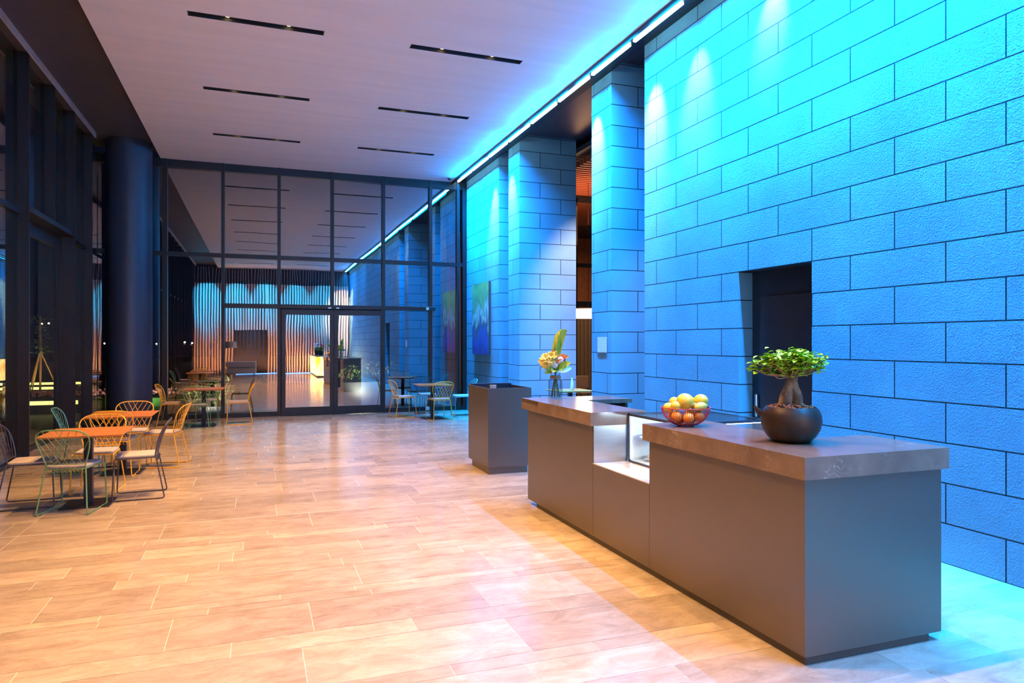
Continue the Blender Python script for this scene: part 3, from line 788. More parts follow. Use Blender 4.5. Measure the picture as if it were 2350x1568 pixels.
for (u, d, z, r_, kd, lb) in FR:
    p = Vector((u * cr - d * sr, u * sr + d * cr, 0))
    m = MB(); rot = Matrix.Rotation(rr.uniform(-.6, .6), 3, 'X') @ Matrix.Rotation(rr.uniform(-.5, .5), 3, 'Y')
    mt = M['fr_or']; sq = (1, 1, 0.96); pf_ = None
    if kd == 'red_apple': mt = M['fr_re']; sq = (1, 1, 0.9)
    if kd == 'yellow_apple': mt = M['fr_ye']; sq = (1, 1, 0.9)
    if kd == 'grapefruit': mt = M['fr_ye']; sq = (1, 1, 0.93)
    if kd == 'lemon': mt = M['fr_ye']; sq = (0.78, 0.78, 1.15); rot = Matrix.Rotation(R(75), 3, 'Y')
    if kd == 'pear': mt = M['fr_gr']; sq = (0.9, 0.9, 1.45); pf_ = pear; rot = Matrix.Rotation(R(80), 3, 'Y')
    nm = kd
    if kd in ('red_apple', 'yellow_apple', 'pear'):
        root = empty(nm, (FXc + p.x, FYc + p.y, 1.07 + z))
        m.ball((0, 0, 0), r_, 22, sq, rot, pf_).build('fruit_skin', mt, root, smooth=True)
        h = rot @ Vector((0, 0, r_ * sq[2] * 0.93)); h2 = rot @ Vector((0.006, 0, r_ * sq[2] * 1.25))
        MB().tube([h, h2], [0.0018, 0.0014], 5).build('stem', M['twig'], root)
    else:
        root = m.ball((0, 0, 0), r_, 22, sq, rot, pf_).build(nm, mt, smooth=True); root.location = (FXc + p.x, FYc + p.y, 1.07 + z)
    tag(root, lb, kd.split('_')[-1], 'fruit in the wire bowl')

# ---------------------------------------------------------------- vase and bouquet
VX, VY = 2.90, 6.60
M['vglass'] = glass('smoked_blue_glass', 0.03, (0.84, 0.90, 0.92), blend=0.3)
M['leafg'] = mk('tropical_leaf', (0.06, 0.20, 0.02), (0.30, 0.42, 0.04), scale=9, rough=0.35, stretch=(1, 1, 3), sharp=0.05)
M['leafy'] = mk('striped_leaf', (0.55, 0.60, 0.05), (0.10, 0.28, 0.03), scale=12, rough=0.35, stretch=(4, 1, 0.6), sharp=0.08)
M['leafc'] = mk('pale_leaf', (0.20, 0.55, 0.42), rough=0.35)
M['pyel'] = mk('yellow_petal', (0.90, 0.60, 0.03), (0.92, 0.80, 0.25), rough=0.5)
M['pora'] = mk('orange_petal', (0.85, 0.26, 0.02), rough=0.45)
M['pred'] = mk('red_petal', (0.65, 0.02, 0.02), rough=0.45)
M['pwht'] = mk('white_petal', (0.88, 0.84, 0.82), rough=0.5)
M['stem'] = mk('green_stem', (0.16, 0.22, 0.04), (0.30, 0.16, 0.03), rough=0.6)
e = empty('flower_vase', (VX, VY, 1.07), label='smoked blue glass jar vase on the far marble counter', cat='vase')
MB().lathe([(0.066, 0), (0.073, 0.006), (0.074, 0.17), (0.066, 0.195), (0.050, 0.21), (0.050, 0.245), (0.056, 0.262), (0.053, 0.262), (0.046, 0.245), (0.046, 0.21), (0.062, 0.19), (0.069, 0.17), (0.068, 0.012), (0.002, 0.010)], 0, 0, 36, caps=True).build('jar', M['vglass'], e, smooth=True)
MB().lathe([(0.0505, 0.205), (0.056, 0.208), (0.056, 0.232), (0.0505, 0.236)], 0, 0, 30, caps=False).build('raffia_band', M['twig'], e, smooth=True)
e = empty('flower_bouquet', (VX, VY, 1.082), label='tropical bouquet of yellow lilies, white gerberas and a tall striped leaf', cat='flowers')
sm = MB()
for i in range(9):
    a = i * 0.7; sm.tube([(0.045 * math.cos(a), 0.045 * math.sin(a), 0.002), (0.01 * math.cos(a), 0.01 * math.sin(a), 0.2), (-0.03 * math.cos(a), -0.03 * math.sin(a), 0.33)], 0.0045, 6)
sm.build('stems', M['stem'], e, smooth=True)
def U(u, d, z): return Vector((u * cr - d * sr, u * sr + d * cr, z))
def lily(c, s_):
    m = MB()
    nrm = (Vector((-0.35, -0.9, 0.5)) + Vector((rr.gauss(0, .25), rr.gauss(0, .25), rr.gauss(0, .25)))).normalized()
    x_ = nrm.cross(Vector((0, 0, 1))).normalized(); y_ = x_.cross(nrm)
    for ring, (k, up) in enumerate(((6, 0.2), (6, 0.6), (5, 1.3))):
        for i in range(k):
            a = 2 * math.pi * i / k + ring * 0.5
            m.leaf(c, x_ * math.cos(a) + y_ * math.sin(a) + nrm * up, nrm, s_ * (1 - 0.15 * ring), s_ * 0.55, 0.25, 4)
    m.build('yellow_lily', M['pyel'], e, smooth=True, recalc=False)
for c, s_ in ((U(-0.10, -0.05, 0.405), 0.072), (U(-0.10, -0.05, 0.345), 0.062), (U(-0.045, -0.07, 0.425), 0.062), (U(-0.13, 0.0, 0.37), 0.055), (U(-0.015, -0.04, 0.44), 0.055), (U(-0.05, -0.08, 0.375), 0.055)): lily(c, s_)
def gerbera(c, s_):
    m = MB()
    nrm = Vector((-0.35, -0.9, 0.25)).normalized(); x_ = nrm.cross(Vector((0, 0, 1))).normalized(); y_ = x_.cross(nrm)
    for i in range(14):
        a = 2 * math.pi * i / 14; dv = x_ * math.cos(a) + y_ * math.sin(a)
        m.leaf(c, dv, nrm, s_, s_ * 0.45, 0.1, 3)
    o = m.build('white_gerbera', M['pwht'], e, smooth=True, recalc=False)
    MB().ball(c + nrm * 0.004, s_ * 0.22, 10).build('flower_centre', M['pora'], o, smooth=True)
gerbera(U(0.048, -0.08, 0.395), 0.036); gerbera(U(-0.012, -0.09, 0.335), 0.033); gerbera(U(0.02, -0.05, 0.365), 0.026)
for c, dv, s_ in ((U(0.03, -0.05, 0.40), U(1, -.2, .25), .115), (U(0.02, -0.05, .41), U(1, .2, .35), .10), (U(-.02, -.04, .43), U(-.2, -.1, 1), .07), (U(0.0, -0.07, 0.375), U(-.6, -.6, .2), .06), (U(0.01, -0.07, 0.37), U(.5, -.6, .3), .055)):
    MB().leaf(c, dv, U(0, -1, .3), s_, s_ * 0.34, 0.05, 4).leaf(c, dv + Vector((0, 0, .25)), U(0, -1, .3), s_ * .8, s_ * 0.3, 0.0, 4).build('orange_flower', M['pora'], e, smooth=True, recalc=False)
MB().ball(U(0.083, -0.05, 0.405), 0.024, 12, (0.9, 0.9, 1.25)).build('red_bud', M['pred'], e, smooth=True)
MB().ball(U(-0.0, -0.06, 0.36), 0.018, 12).build('red_bud', M['pred'], e, smooth=True)
# tall folded leaf
tl = MB()
n_ = 10; vs = []
for i in range(n_ + 1):
    t_ = i / n_
    c = U(0.0 + 0.055 * t_ + 0.02 * t_ * t_, 0.01, 0.36 + 0.345 * t_)
    wl, wr = 0.042 + 0.02 * math.sin(t_ * 2.4), 0.034 + 0.012 * t_
    if i >= n_ - 1: wl *= (0.75 if i == n_ - 1 else 0.3)
    vs += [c + U(-wl, 0.02, 0), c + U(-wl * 0.35, -0.012, 0), c + U(wr * .4, 0.006, 0), c + U(wr, -0.006, -0.012 * t_)]
tl.add(vs, [(4 * i + k, 4 * i + k + 1, 4 * i + k + 5, 4 * i + k + 4) for i in range(n_) for k in range(3)])
tl.build('tall_leaf', M['leafy'], e, smooth=True, recalc=False)
MB().leaf(U(0.01, 0.015, 0.36), U(0.10, 0.05, 1), U(0, -1, 0), 0.33, 0.07, 0.0, 8).build('tall_leaf', M['leafg'], e, smooth=True, recalc=False)
for c, dv, L_, W_, mt in ((U(0.02, -.03, .30), U(1, -.3, .55), .15, .085, 'leafy'), (U(0.02, -.0, .27), U(1, .1, .28), .16, .08, 'leafc'), (U(-.02, -.03, .30), U(-.75, -.5, -.35), .12, .08, 'leafg'),
                       (U(-.01, -.05, .30), U(-.3, -1, -.3), .09, .07, 'leafy'), (U(0.02, -.05, .29), U(.4, -1, .0), .09, .06, 'leafg'), (U(-.03, .0, .31), U(-1, 0, .1), .12, .06, 'leafy'), (U(0, -.03, .28), U(0.05, -1, .3), .08, .06, 'leafg')):
    MB().leaf(c, dv, U(0.1, -0.9, 0.45), L_, W_, 0.15, 7).build('broad_leaf', M[mt], e, smooth=True, recalc=False)

# ---------------------------------------------------------------- wire chairs
def arch_half(h):   # half width of the backrest at height h above the seat
    pts = [(0, .168), (.06, .180), (.14, .203), (.22, .224), (.28, .233), (.325, .229), (.364, .205), (.388, .165), (.399, .11), (.402, 0.0)]
    for (a, wa), (b_, wb_) in zip(pts[:-1], pts[1:]):
        if a <= h <= b_: return wa + (wb_ - wa) * (h - a) / (b_ - a)
    return 0
def bk(x, h):       # backrest surface: leaning and slightly bowed
    return Vector((x, -0.175 - 0.05 * h / 0.4 - 0.085 * (h / 0.4) ** 2 + 0.5 * x * x, 0.435 + h * 0.96))
def chair_parts():
    d = {}
    legs = []
    for s_ in (-1, 1):
        m = MB()
        m.tube(fillet([(s_ * .180, -.172, .432), (s_ * .225, -.255, .0075), (s_ * .212, .235, .0075), (s_ * .196, .215, .432), (s_ * .180, -.172, .436)], 0.03, 4), 0.007, 8)
        legs.append(m)
    d['sled_leg'] = legs
    m = MB()
    m.tube([(-.18, -.172, .432), (.18, -.172, .432)], .0055, 6); m.tube([(-.196, .212, .432), (.196, .212, .432)], .0055, 6)
    for i in range(9):
        x = -.152 + .038 * i
        m.tube(fillet([(x, .212, .436), (x, -.16, .436), (x, -.19, .428), (x + .008, -.19, .400), (x + .018, -.165, .402)], .01, 2), .0028, 5)
    d['seat_frame'] = m
    m = MB()
    P_ = []
    key = [(.168, 0), (.180, .06), (.203, .14), (.224, .22), (.233, .28), (.229, .325), (.205, .364), (.165, .388), (.11, .399), (0, .402)]
    path = [bk(x, h) for x, h in key] + [bk(-x, h) for x, h in key[-2::-1]]
    m.tube(smooth_path(path, 2), .0072, 8)
    m.tube([bk(x, .045) for x in (-.176, -.1, 0, .1, .176)], .0045, 6)
    d['backrest'] = m
    m = MB()
    for s_ in (-1, 1):
        for i in range(5):
            xb = -.10 + .063 * i
            h = .045; x = xb; last = (x, h); pts = [(x, h)]
            while True:
                h += .01; x = xb - .52 * (h - .045)
                if h > .40 or abs(x) > arch_half(h): break
                last = (x, h)
            if last[1] - .045 < .03: continue
            q = [bk(s_ * (xb + (last[0] - xb) * t_), .045 + (last[1] - .045) * t_) for t_ in (0, .33, .66, 1)]
            m.tube(q, .0028, 5)
    d['back_wires'] = m
    m = MB()
    n_ = 10; top = []; 
    def rr_(hx, hy, r_, z):
        out = []
        for cx_, cy_, a0 in ((hx - r_, hy - r_, 0), (-hx + r_, hy - r_, 90), (-hx + r_, -hy + r_, 180), (hx - r_, -hy + r_, 270)):
            for k in range(5):
                a = R(a0 + 22.5 * k); out.append((cx_ + r_ * math.cos(a), .022 + cy_ + r_ * math.sin(a), z))
        return out
    vs = rr_(.180, .182, .03, .440) + rr_(.186, .188, .035, .449) + rr_(.184, .186, .035, .461) + rr_(.170, .172, .03, .467)
    k_ = 20
    m.add(vs, [tuple(range(k_))[::-1], tuple(range(3 * k_, 4 * k_))] + [(a * k_ + i, a * k_ + (i + 1) % k_, (a + 1) * k_ + (i + 1) % k_, (a + 1) * k_ + i) for a in range(3) for i in range(k_)])
    d['cushion'] = m
    gl = []
    for s_ in (-1, 1):
        for y in (-.19, .18): gl.append(MB().box(s_ * .218 - .009, s_ * .218 + .009, y - .02, y + .02, 0.0, .006))
    d['foot_glide'] = gl
    return d
CP = chair_parts(); CH = {}
def chair(color, x, y, ang, label, group):
    """ang: heading of the seat front, degrees clockwise from +Y"""
    if color not in CH:
        r_ = empty('wire_chair', (0, 0, 0))
        for m in CP['sled_leg']: m.build('sled_leg', M[color], r_, smooth=True)
        CP['seat_frame'].build('seat_frame', M[color], r_, smooth=True)
        o = CP['backrest'].build('backrest', M[color], r_, smooth=True)
        CP['back_wires'].build('lattice_wires', M[color], o, smooth=True)
        CP['cushion'].build('cushion', M['cushion'], r_, smooth=True)
        for m in CP['foot_glide']: m.build('foot_glide', M['black'], r_)
        CH[color] = r_; o = r_
    else: o = copy_tree(CH[color])
    o.location = (x, y, 0); o.rotation_euler = (0, 0, R(-ang))
    return tag(o, label, 'chair', group)
G1, G2, G3, G4 = ('wire chairs around the nearest table', 'wire chairs around the second table', 'wire chairs around the left table by the glass', 'wire chairs around the right table by the glass')
chair('green', -1.69, 7.92, 11, 'green wire chair with its back to the viewer at the nearest table', G1)
chair('dark', -2.15, 8.31, 86, 'dark wire chair at the far left edge, left of the nearest table', G1)
chair('dark', -1.18, 8.385, -93, 'dark wire chair on the right of the nearest table, facing left', G1)
chair('yellow', -1.655, 8.83, 182, 'yellow wire chair on the far side of the nearest table', G1)
chair('yellow', -1.64, 9.83, 3, 'yellow wire chair at the near side of the second table', G2)
chair('yellow', -1.60, 10.72, 180, 'yellow wire chair on the far side of the second table', G2)
chair('yellow', -1.16, 10.36, -79, 'yellow wire chair on the right of the second table, facing left', G2)
chair('teal', -2.10, 10.22, 88, 'teal green wire chair on the left of the second table', G2)
chair('yellow', -1.56, 15.28, 95, 'yellow wire chair left of the table in front of the left glass', G3)
chair('green', -1.07, 14.72, 2, 'green wire chair with back to viewer at the table by the left glass', G3)
chair('green', -0.97, 15.86, 180, 'green wire chair between the left table and the glass wall', G3)
chair('yellow', -0.33, 15.2, -91, 'yellow wire chair standing alone left of the sliding doors, facing left', G3)
chair('yellow', 3.05, 15.34, 80, 'yellow wire chair just right of the sliding doors, facing right', G4)
chair('yellow', 3.66, 14.5, -8, 'yellow wire chair with back to viewer at the right table', G4)
chair('dark', 3.72, 15.92, 182, 'dark wire chair between the right table and the glass wall', G4)
chair('teal', 4.38, 15.15, -88, 'dark wire chair by the stone wall with cyan light painted in, half hidden by the podium', G4)  # dark chair; the cyan light on it is painted in as teal

# ---------------------------------------------------------------- tables
TB = None
def table(x, y, label, z=0.74, s_=0.37):
    global TB
    if TB is None:
        t_ = empty('cafe_table', (0, 0, 0))
        m = MB(); h = s_
        m.add([(-h, -h, .733), (h, -h, .733), (h, h, .733), (-h, h, .733), (-h + .03, -h + .03, .716), (h - .03, -h + .03, .716), (h - .03, h - .03, .716), (-h + .03, h - .03, .716), (-h, -h, .74), (h, -h, .74), (h, h, .74), (-h, h, .74)],
              [(4, 7, 6, 5), (8, 9, 10, 11)] + [(i, (i + 1) % 4, 8 + (i + 1) % 4, 8 + i) for i in range(4)] + [(4 + i, 4 + (i + 1) % 4, (i + 1) % 4, i) for i in range(4)])
        m.build('tabletop', M['wood'], t_)
        B(-.038, .038, -.038, .038, .012, .70, .004).build('post', M['black'], t_)
        B(-.22, .22, -.22, .22, .0, .012, .003).build('base_plate', M['black'], t_)
        B(-.15, .15, -.15, .15, .70, .716, .002).build('mounting_plate', M['black'], t_)
        TB = t_; o = t_
    else: o = copy_tree(TB)
    o.location = (x, y, z - 0.74)
    return tag(o, label, 'table')
table(-1.61, 8.16, 'square orange wood table nearest the viewer at left')
table(-1.59, 10.0, 'second square orange wood table at left, behind the nearest one')
table(-0.98, 15.0, 'square orange wood table in front of the left glass panes')
table(3.59, 14.80, 'square wood table right of the sliding doors')
table(5.62, 12.1, 'square wood table in the niche between the stone pillars')
# bud vase on the niche table
e = empty('bud_vase', (5.62, 12.0, 0.74), label='slim white bud vase on the table between the stone pillars', cat='vase')
MB().lathe([(0.03, 0), (0.035, 0.02), (0.03, 0.14), (0.02, 0.2), (0.024, 0.24), (0.018, 0.24), (0.004, 0.2)], 0, 0, 20).build('vase_body', M['white'], e, smooth=True)
tag(B(3.80, 3.90, YB - 0.022, YB - 0.012, 0.02, 0.11).build('floor_sticker', M['paper']), 'small white sticker low on the glass wall behind the right table', 'sticker')

# ---------------------------------------------------------------- beyond the niche: restaurant
M['rust'] = mk('rust_slats', (0.30, 0.08, 0.04), rough=0.5)
M['rustwall'] = mk('rust_wall', (0.42, 0.16, 0.08), (0.34, 0.12, 0.06), rough=0.6)
M['taupe'] = mk('taupe_curtain', (0.20, 0.16, 0.13), (0.15, 0.12, 0.10), scale=3, rough=0.8, stretch=(8, 8, 0.1))
M['shade'] = mk('lit_shade', (0.95, 0.85, 0.7), emis=(1.0, 0.78, 0.48), strength=2.6)
M['panelglow'] = mk('panel_painted_glow', (0.95, 0.75, 0.5), emis=(1.0, 0.62, 0.28), strength=0.9)  # cream panels are no lamps; emission paints in their brightness
struct('floor_2', B(6.6, 14, 9, 24, -0.05, -0.001), M['tile'])
struct('wall_restaurant', B(6.1, 14, 23.0, 23.1, 0, 6), M['rustwall'])
struct('ceiling_2', B(6.04, 14, 11, 24, 5.45, 5.55), M['slot'])
sl = MB()
for i in range(46):
    y = 12.2 + i * 0.16
    sl.box(6.2, 12, y, y + 0.05, 5.26, 5.38)
struct('ceiling_slats', sl, M['rust'])
pt = MB()
for z0, z1 in ((5.1, 5.24), (3.5, 3.6), (2.52, 2.66)): pt.box(6.2, 12, 15.5, 15.56, z0, z1)
for x in (7.35, 8.0, 9.5): pt.box(x, x + 0.05, 15.5, 15.56, 0, 5.2)
struct('trim_partition', pt, M['black'])
cu = MB()
for i in range(24): cu.lathe([(0.06, 0), (0.05, 2.4)], 7.2 + i * 0.13, 18.6, 8)
tag(cu.build('taupe_curtain', M['taupe'], smooth=True), 'pleated taupe curtain deep in the room behind the pillars', 'curtain')
for i, x in enumerate((8.75, 9.85)):
    tag(B(x, x + 0.5, 22.95, 22.99, 2.9, 4.0).build('wall_panel', M['panelglow']), ('left' if i == 0 else 'right') + ' cream panel with painted-in glow on the rust restaurant wall', 'wall panel')
e = empty('drum_pendant', (7.05, 14.2, 2.2), label='glowing drum pendant lamp seen between the stone pillars', cat='lamp')
MB().lathe([(0.42, 0), (0.42, 0.2)], 0, 0, 36).build('lamp_shade', M['shade'], e, smooth=True)
MB().tube([(0, 0, 0.2), (0, 0, 3.06)], 0.006, 6).build('cord', M['black'], e)
for i, (x, y) in enumerate(((7.3, 14.9), (7.75, 14.6))):
    e = empty('dining_chair', (x, y, 0), label=('left' if i == 0 else 'right') + ' brown dining chair in the room behind the pillars', cat='chair')
    B(-.2, .2, -.2, .2, .43, .48, .01).build('seat', M['twig'], e)
    B(-.2, .2, .18, .21, .55, .85, .01).build('backrest', M['twig'], e)
    for a in (-.18, .18):
        for b_ in (-.18, .18): B(a - .015, a + .015, b_ - .015, b_ + .015, 0, .43 if b_ < 0 else .55).build('leg', M['black'], e)
light('AREA', 'restaurant_light', (8.5, 18, 5.0), (8.5, 18, 0), 260, (1, 0.6, 0.3), shape='RECTANGLE', size=3, size_y=6)
light('AREA', 'added_slat_fill', (7.2, 14.2, 4.3), (7.3, 14.4, 5.3), 90, (1, 0.5, 0.25), shape='RECTANGLE', size=1.2, size_y=2)  # fill light added below the slats to brighten them
light('POINT', 'pendant_glow', (7.05, 14.2, 2.1), (0, 0, 0), 30, (1, 0.75, 0.45), shadow_soft_size=0.3)
light('SPOT', 'added_niche_fill', (5.7, 11.7, 5.45), (5.6, 12.1, 0.7), 420, (1, 0.6, 0.38), spot_size=R(26), spot_blend=0.8, shadow_soft_size=0.04)  # fill spot added to warm the niche table, no known lamp
light('SPOT', 'passage_beam', (6.38, 10.6, 5.2), (6.42, 12.7, 2.6), 1600, (1, 0.50, 0.42), spot_size=R(56), spot_blend=0.8, shadow_soft_size=0.05)

# ---------------------------------------------------------------- behind the viewer (seen mirrored in the glass)
M['rod'] = mk('rod_screen', (0.76, 0.60, 0.52), (0.66, 0.52, 0.45), scale=2, rough=0.32, metal=0.3, stretch=(1, 1, 0.1))
CY_ = -5.9
def screen(x0, x1, z0, z1, name, label):
    m = MB(); x = x0 + 0.05; i = 0
    while x < x1 - 0.05:
        P_ = [(x + 0.02 * math.sin(z * 1.1 + i * 0.35), CY_ + 0.05 * math.sin(z * 0.8 + i * 0.5), z) for z in [z0 + (4.7 - z0) * k / 9 for k in range(10)]]
        m.tube(P_, 0.044, 8); m.tube([P_[-1], (P_[-1][0] + 0.05 * math.sin(i), CY_, z1)], 0.007, 4); x += 0.135; i += 1
    return tag(m.build(name, M['rod'], smooth=True), label, 'screen')
screen(-3.0, -1.1, 0.02, 5.54, 'rod_screen', 'rippling vertical rod screen left of the dark doorway, mirrored in the glass')
screen(0.52, 4.75, 0.02, 5.54, 'rod_screen', 'rippling vertical rod screen behind the glowing desk, mirrored in the glass')
screen(-1.09, 0.50, 2.3, 5.54, 'rod_screen', 'rippling vertical rod screen over the dark doorway, mirrored in the glass')
for i in range(5):
    x = -2.4 + i * 1.45
    light('SPOT', 'screen_blue_beam', (x, -4.55, 5.45), (x, -5.9, 3.9), 7000, (0.0, 0.48, 1.0), spot_size=R(46), spot_blend=0.5, shadow_soft_size=0.06)
    light('SPOT', 'screen_warm_beam', (x, -4.9, 0.1), (x, -5.9, 1.2), 700, (1, 0.36, 0.13), spot_size=R(110), spot_blend=0.9, shadow_soft_size=0.1)
light('SPOT', 'screen_white_beam', (4.3, -4.2, 5.45), (4.4, -5.9, 3.5), 26000, (1, 0.88, 0.74), spot_size=R(42), spot_blend=0.5, shadow_soft_size=0.05)
tag(B(-1.0, 4.7, -5.72, -5.69, 0.0, 0.03).build('floor_light_line', mk('blue_floor_led', (.3,.6,1), emis=(0.1, 0.35, 1.0), strength=6)), 'thin blue light line on the floor along the rod screen, mirrored in the glass', 'light line')
# glowing onyx desk
om = bpy.data.materials.new('backlit_onyx')
n, l, b = nodes(om)
tc = n.new('ShaderNodeTexCoord'); mp = n.new('ShaderNodeMapping'); mp.inputs['Scale'].default_value = (3, 3, 0.8); l.new(tc.outputs['Object'], mp.inputs[0])
nz = n.new('ShaderNodeTexNoise'); nz.inputs['Scale'].default_value = 1.6; nz.inputs['Detail'].default_value = 6; nz.inputs['Distortion'].default_value = 1.4; l.new(mp.outputs[0], nz.inputs['Vector'])
rp = n.new('ShaderNodeValToRGB'); rp.color_ramp.elements[0].color = (0.75, 0.22, 0.01, 1); rp.color_ramp.elements[1].color = (1, 0.72, 0.22, 1)
rp.color_ramp.elements[0].position = 0.35; rp.color_ramp.elements[1].position = 0.62
l.new(nz.outputs['Fac'], rp.inputs[0]); l.new(rp.outputs[0], b.inputs['Emission Color']); l.new(rp.outputs[0], b.inputs['Base Color']); b.inputs['Emission Strength'].default_value = 11.0
e = empty('reception_desk', (3.2, -3.5, 0), label='glowing amber onyx reception desk mirrored in the sliding door glass', cat='reception desk')
B(2.65, 3.9, -5.5, -1.45, 0.08, 0.96, .01).build('desk_body', om, e, world=True)
B(2.70, 3.85, -5.45, -1.50, 0.0, 0.08).build('plinth', M['black'], e, world=True)
B(2.62, 3.93, -5.53, -1.42, 0.96, 1.0, .005).build('desk_top', M['marble'], e, world=True)
for i, (x, y) in enumerate(((2.95, -4.9), (3.0, -3.2))):
    e = empty('flower_pot', (x, y, 1.0), label=('far' if i == 0 else 'near') + ' red and white potted flowers on the onyx desk', cat='potted plant')
    MB().lathe([(.09, 0), (.12, .22), (.11, .22), (.02, .2)], 0, 0, 20).build('pot', M['pot'], e, smooth=True)
    m = MB(); q = MB(); rr2 = random.Random(i)
    for k in range(60):
        a = rr2.uniform(0, 6.28); m.leaf((0, 0, .2), (math.cos(a), math.sin(a), rr2.uniform(.2, 2)), (0, 0, 1), rr2.uniform(.15, .35), .06, .2, 3)
    for k in range(14):
        a = rr2.uniform(0, 6.28); q.ball((math.cos(a) * rr2.uniform(0, .16), math.sin(a) * rr2.uniform(0, .16), rr2.uniform(.35, .6)), .035, 8)
    m.build('foliage', M['leafg'], e, recalc=False); q.build('blossoms', M['pred'] if i else M['pwht'], e, smooth=True)
# bench and arc lamp
e = empty('lounge_bench', (-0.7, -3.7, 0), label='grey lounge bench mirrored in the glass left of the doors', cat='bench')
B(-1.4, 0.0, -4.1, -3.3, .12, .42, .04).build('seat', M['cushion'], e, world=True)
B(-1.4, 0.0, -3.4, -3.28, .42, .72, .04).build('backrest', M['cushion'], e, world=True)
for x in (-1.3, -0.14):
    for y in (-4.0, -3.4): B(x, x + .04, y, y + .04, 0, .12).build('leg', M['black'], e, world=True)
e = empty('arc_floor_lamp', (-2.1, -3.9, 0), label='arc floor lamp with grey drum shade mirrored in the glass', cat='floor lamp')
MB().lathe([(.18, 0), (.18, .03)], 0, 0, 28).build('base', M['black'], e, smooth=True)
MB().tube(smooth_path([(0, 0, .03), (0, 0, 1.2), (.2, 0, 1.8), (.6, 0, 1.95), (.9, 0, 1.8)], 5), .012, 8).build('pole', M['steel'], e, smooth=True)
MB().lathe([(.30, 1.38), (.25, 1.68)], .9, 0, 32, caps=False).build('lamp_shade', M['cushion'], e, smooth=True)
MB().tube([(.9, 0, 1.8), (.9, 0, 1.66)], .01, 6).build('hanger', M['steel'], e)

# ---------------------------------------------------------------- outside at night
M['asphalt'] = mk('dark_paving', (0.03, 0.028, 0.026), (0.02, 0.02, 0.02), rough=0.5)
M['turf'] = mk('lawn', (0.05, 0.16, 0.01), (0.03, 0.10, 0.01), scale=40, rough=0.9, bump=0.5)
M['hedge'] = mk('hedge_leaf', (0.10, 0.26, 0.03), (0.35, 0.42, 0.12), scale=20, rough=0.5)
M['bloom'] = mk('pink_bloom', (0.75, 0.12, 0.20), (0.8, 0.45, 0.35), scale=30, rough=0.6)
tag(B(-70, -3.3, -20, 90, -0.12, -0.06).box(-3.3, 40, 16.8, 90, -0.12, -0.06).build('ground', M['asphalt']), kind='structure')
tag(B(-9, -0.55, 20.6, 24, -0.06, 0.18, .02).build('lawn', M['turf']), 'raised lawn strip outside the left glass', 'lawn', kind='stuff')
def bush(x, y, z, sx, sz, label, k=150, seed=0, mt='hedge'):
    rr2 = random.Random(seed)
    e = empty('leafy_bush', (x, y, z), label=label, cat='bush', group='shrubs outside the glass wall')
    m = MB()
    for i in range(k):
        a = rr2.uniform(0, 6.28); q = rr2.random() ** .5; hz = rr2.random()
        c = Vector((math.cos(a) * q * sx, math.sin(a) * q * 0.25, hz * sz))
        m.leaf(c, (rr2.gauss(0, 1), rr2.gauss(0, 1), rr2.uniform(.1, 1.2)), (0, 0, 1), rr2.uniform(.08, .15), .045, .3, 3)
    m.build('foliage', M[mt], e, recalc=False)
    s2 = MB()
    for i in range(6):
        a = i * 1.05; s2.tube([(0, 0, 0), (math.cos(a) * sx * .6, math.sin(a) * .15, sz * .8)], .008, 5)
    s2.build('stems', M['twig'], e)
bush(-1.45, 18.4, 0.12, .3, .42, 'bright lit bush outside behind the left green chair', 150, 1)
bush(-0.78, 18.5, 0.12, .28, .62, 'taller bright lit bush outside beside the first door mullion', 170, 2)
bush(2.25, 19.2, 0.60, .42, .42, 'lit shrub outside seen through the right sliding door, left one', 150, 3)
bush(3.15, 19.4, 0.62, .5, .45, 'lit shrub outside seen through the right sliding door, right one', 170, 4)
bush(0.25, 19.4, 0.30, .4, .4, 'dim shrub outside left of the sliding doors', 120, 5)
tag(B(-0.4, 4.2, 18.9, 19.8, -0.06, .6, .02).build('planter_box', M['black']), 'long dark planter box outside the sliding doors', 'planter')
tag(B(-1.8, -0.45, 18.15, 18.75, -0.06, .12, .02).build('planter_box', M['black']), 'low dark planter box outside the left glass', 'planter')
fb = MB(); rr2 = random.Random(9)
for i in range(260): fb.ball((rr2.uniform(-5.5, -1.3), rr2.uniform(21.2, 21.6), 0.23 + rr2.random() * .14), rr2.uniform(.025, .045), 6)
tag(fb.build('flower_bed', M['bloom'], smooth=True), 'bed of pink flowers on the lawn outside the left glass', 'flower bed', kind='stuff')
for x, y, tx, ty in ((-1.1, 17.3, -1.05, 18.5), (2.7, 18.0, 2.7, 19.2), (-2.6, 19.6, -3, 21.4)):
    light('SPOT', 'garden_beam', (x, y, 0.3 if x > 0 else 0.1), (tx, ty, 0.7), 420, (1, 0.95, 0.6), spot_size=R(75), spot_blend=0.8, shadow_soft_size=0.05)
M['bulb'] = mk('street_bulb', (1, .8, .5), emis=(1, 0.72, 0.38), strength=25)
M['strip'] = mk('garden_led', (1, .9, .3), emis=(0.9, 0.78, 0.2), strength=5)
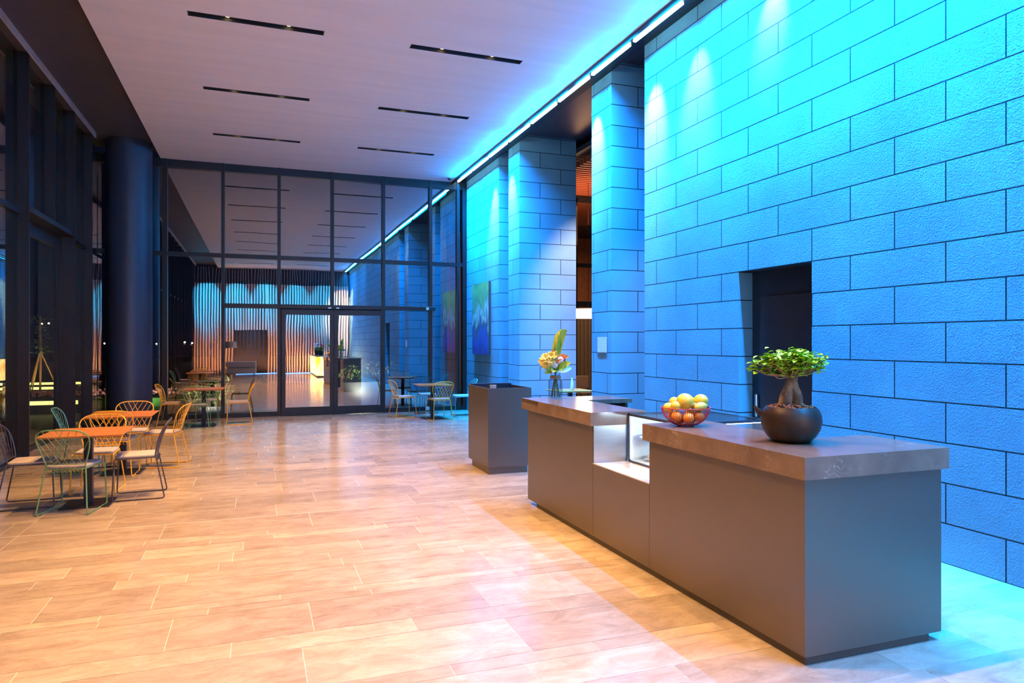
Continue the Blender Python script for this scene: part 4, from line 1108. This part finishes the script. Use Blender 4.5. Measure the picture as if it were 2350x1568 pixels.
for i, (u, d, h) in enumerate(((346, 70, 2.2), (359, 75, 1.45), (424, 60, 1.62), (441, 62, 1.55), (240, 66, 1.5), (96, 60, 3.2), (112, 62, 3.3), (126, 60, 3.1), (133, 64, 3.4))):
    a = (u - 1175) / 1597.0; c0, s0 = math.cos(R(20.15)), math.sin(R(20.15))
    X_, Y_ = d * (a * c0 + s0), d * (-a * s0 + c0)
    e = empty('street_lamp', (X_, Y_, -0.06), label=('lone street lamp left of the column reflection', 'street lamp just right of the round column', 'left one of the street lamp pair behind the left glass', 'right one of the street lamp pair behind the left glass', 'street lamp just left of the round column', 'first street lamp from the left through the portal glass', 'second street lamp from the left through the portal glass', 'third street lamp from the left through the portal glass', 'fourth street lamp from the left through the portal glass')[i], cat='street lamp', group='distant street lamps')
    MB().tube([(0, 0, 0), (0, 0, h + .05)], .05, 6).build('pole', M['black'], e)
    MB().ball((0, 0, h + .1), .075, 8).build('lamp_globe', M['bulb'], e, smooth=True)
for i, (x, y, L_, z) in enumerate(((-8.05, 32.8, 3.2, .06), (-7.4, 29.2, 2.4, .08), (-4.65, 19.9, 1.2, .25))):
    e = empty('lit_planter', (x, y, -0.06), label=('farthest', 'middle', 'nearest')[i] + ' low planter edge with yellow light strip outside the portal', cat='planter')
    B(x - L_ / 2, x + L_ / 2, y - .5, y + .5, -0.06, z).build('planter_body', M['asphalt'], e, world=True)
    B(x - L_ / 2, x + L_ / 2, y - .54, y - .5, z - .09, z).build('light_strip', M['strip'], e, world=True)

# young tree held by wooden stakes, outside the portal
e = empty('staked_tree', (-6.95, 27.9, -0.06), label='young tree tied to slanted yellow-lit wooden stakes outside the portal', cat='tree')
MB().tube([(0, 0, 0), (.02, 0, 1.3), (0, 0, 2.6)], .035, 7).build('trunk', M['twig'], e, smooth=True)
for a in (0.3, 2.4, 4.5):
    MB().tube([(.55 * math.cos(a), .55 * math.sin(a), 0), (.03 * math.cos(a), .03 * math.sin(a), 1.35)], .022, 6).build('stake', M['pastry'], e)
m = MB(); rr2 = random.Random(4)
for i in range(120):
    a = rr2.uniform(0, 6.28); m.leaf((math.cos(a) * rr2.random() * .4, math.sin(a) * rr2.random() * .4, rr2.uniform(1.3, 2.6)), (rr2.gauss(0, 1), rr2.gauss(0, 1), .3), (0, 0, 1), .16, .05, .3, 3)
m.build('foliage', M['leafg'], e, recalc=False)
light('SPOT', 'garden_beam', (-6.4, 26.6, 0.1), (-6.95, 27.9, 1.0), 260, (1, 0.8, 0.3), spot_size=R(70), spot_blend=0.8, shadow_soft_size=0.05)
light('SPOT', 'garden_beam', (-4.3, 18.7, 1.2), (-4.65, 19.9, 0.2), 110, (1, 0.9, 0.4), spot_size=R(70), spot_blend=0.8, shadow_soft_size=0.05)
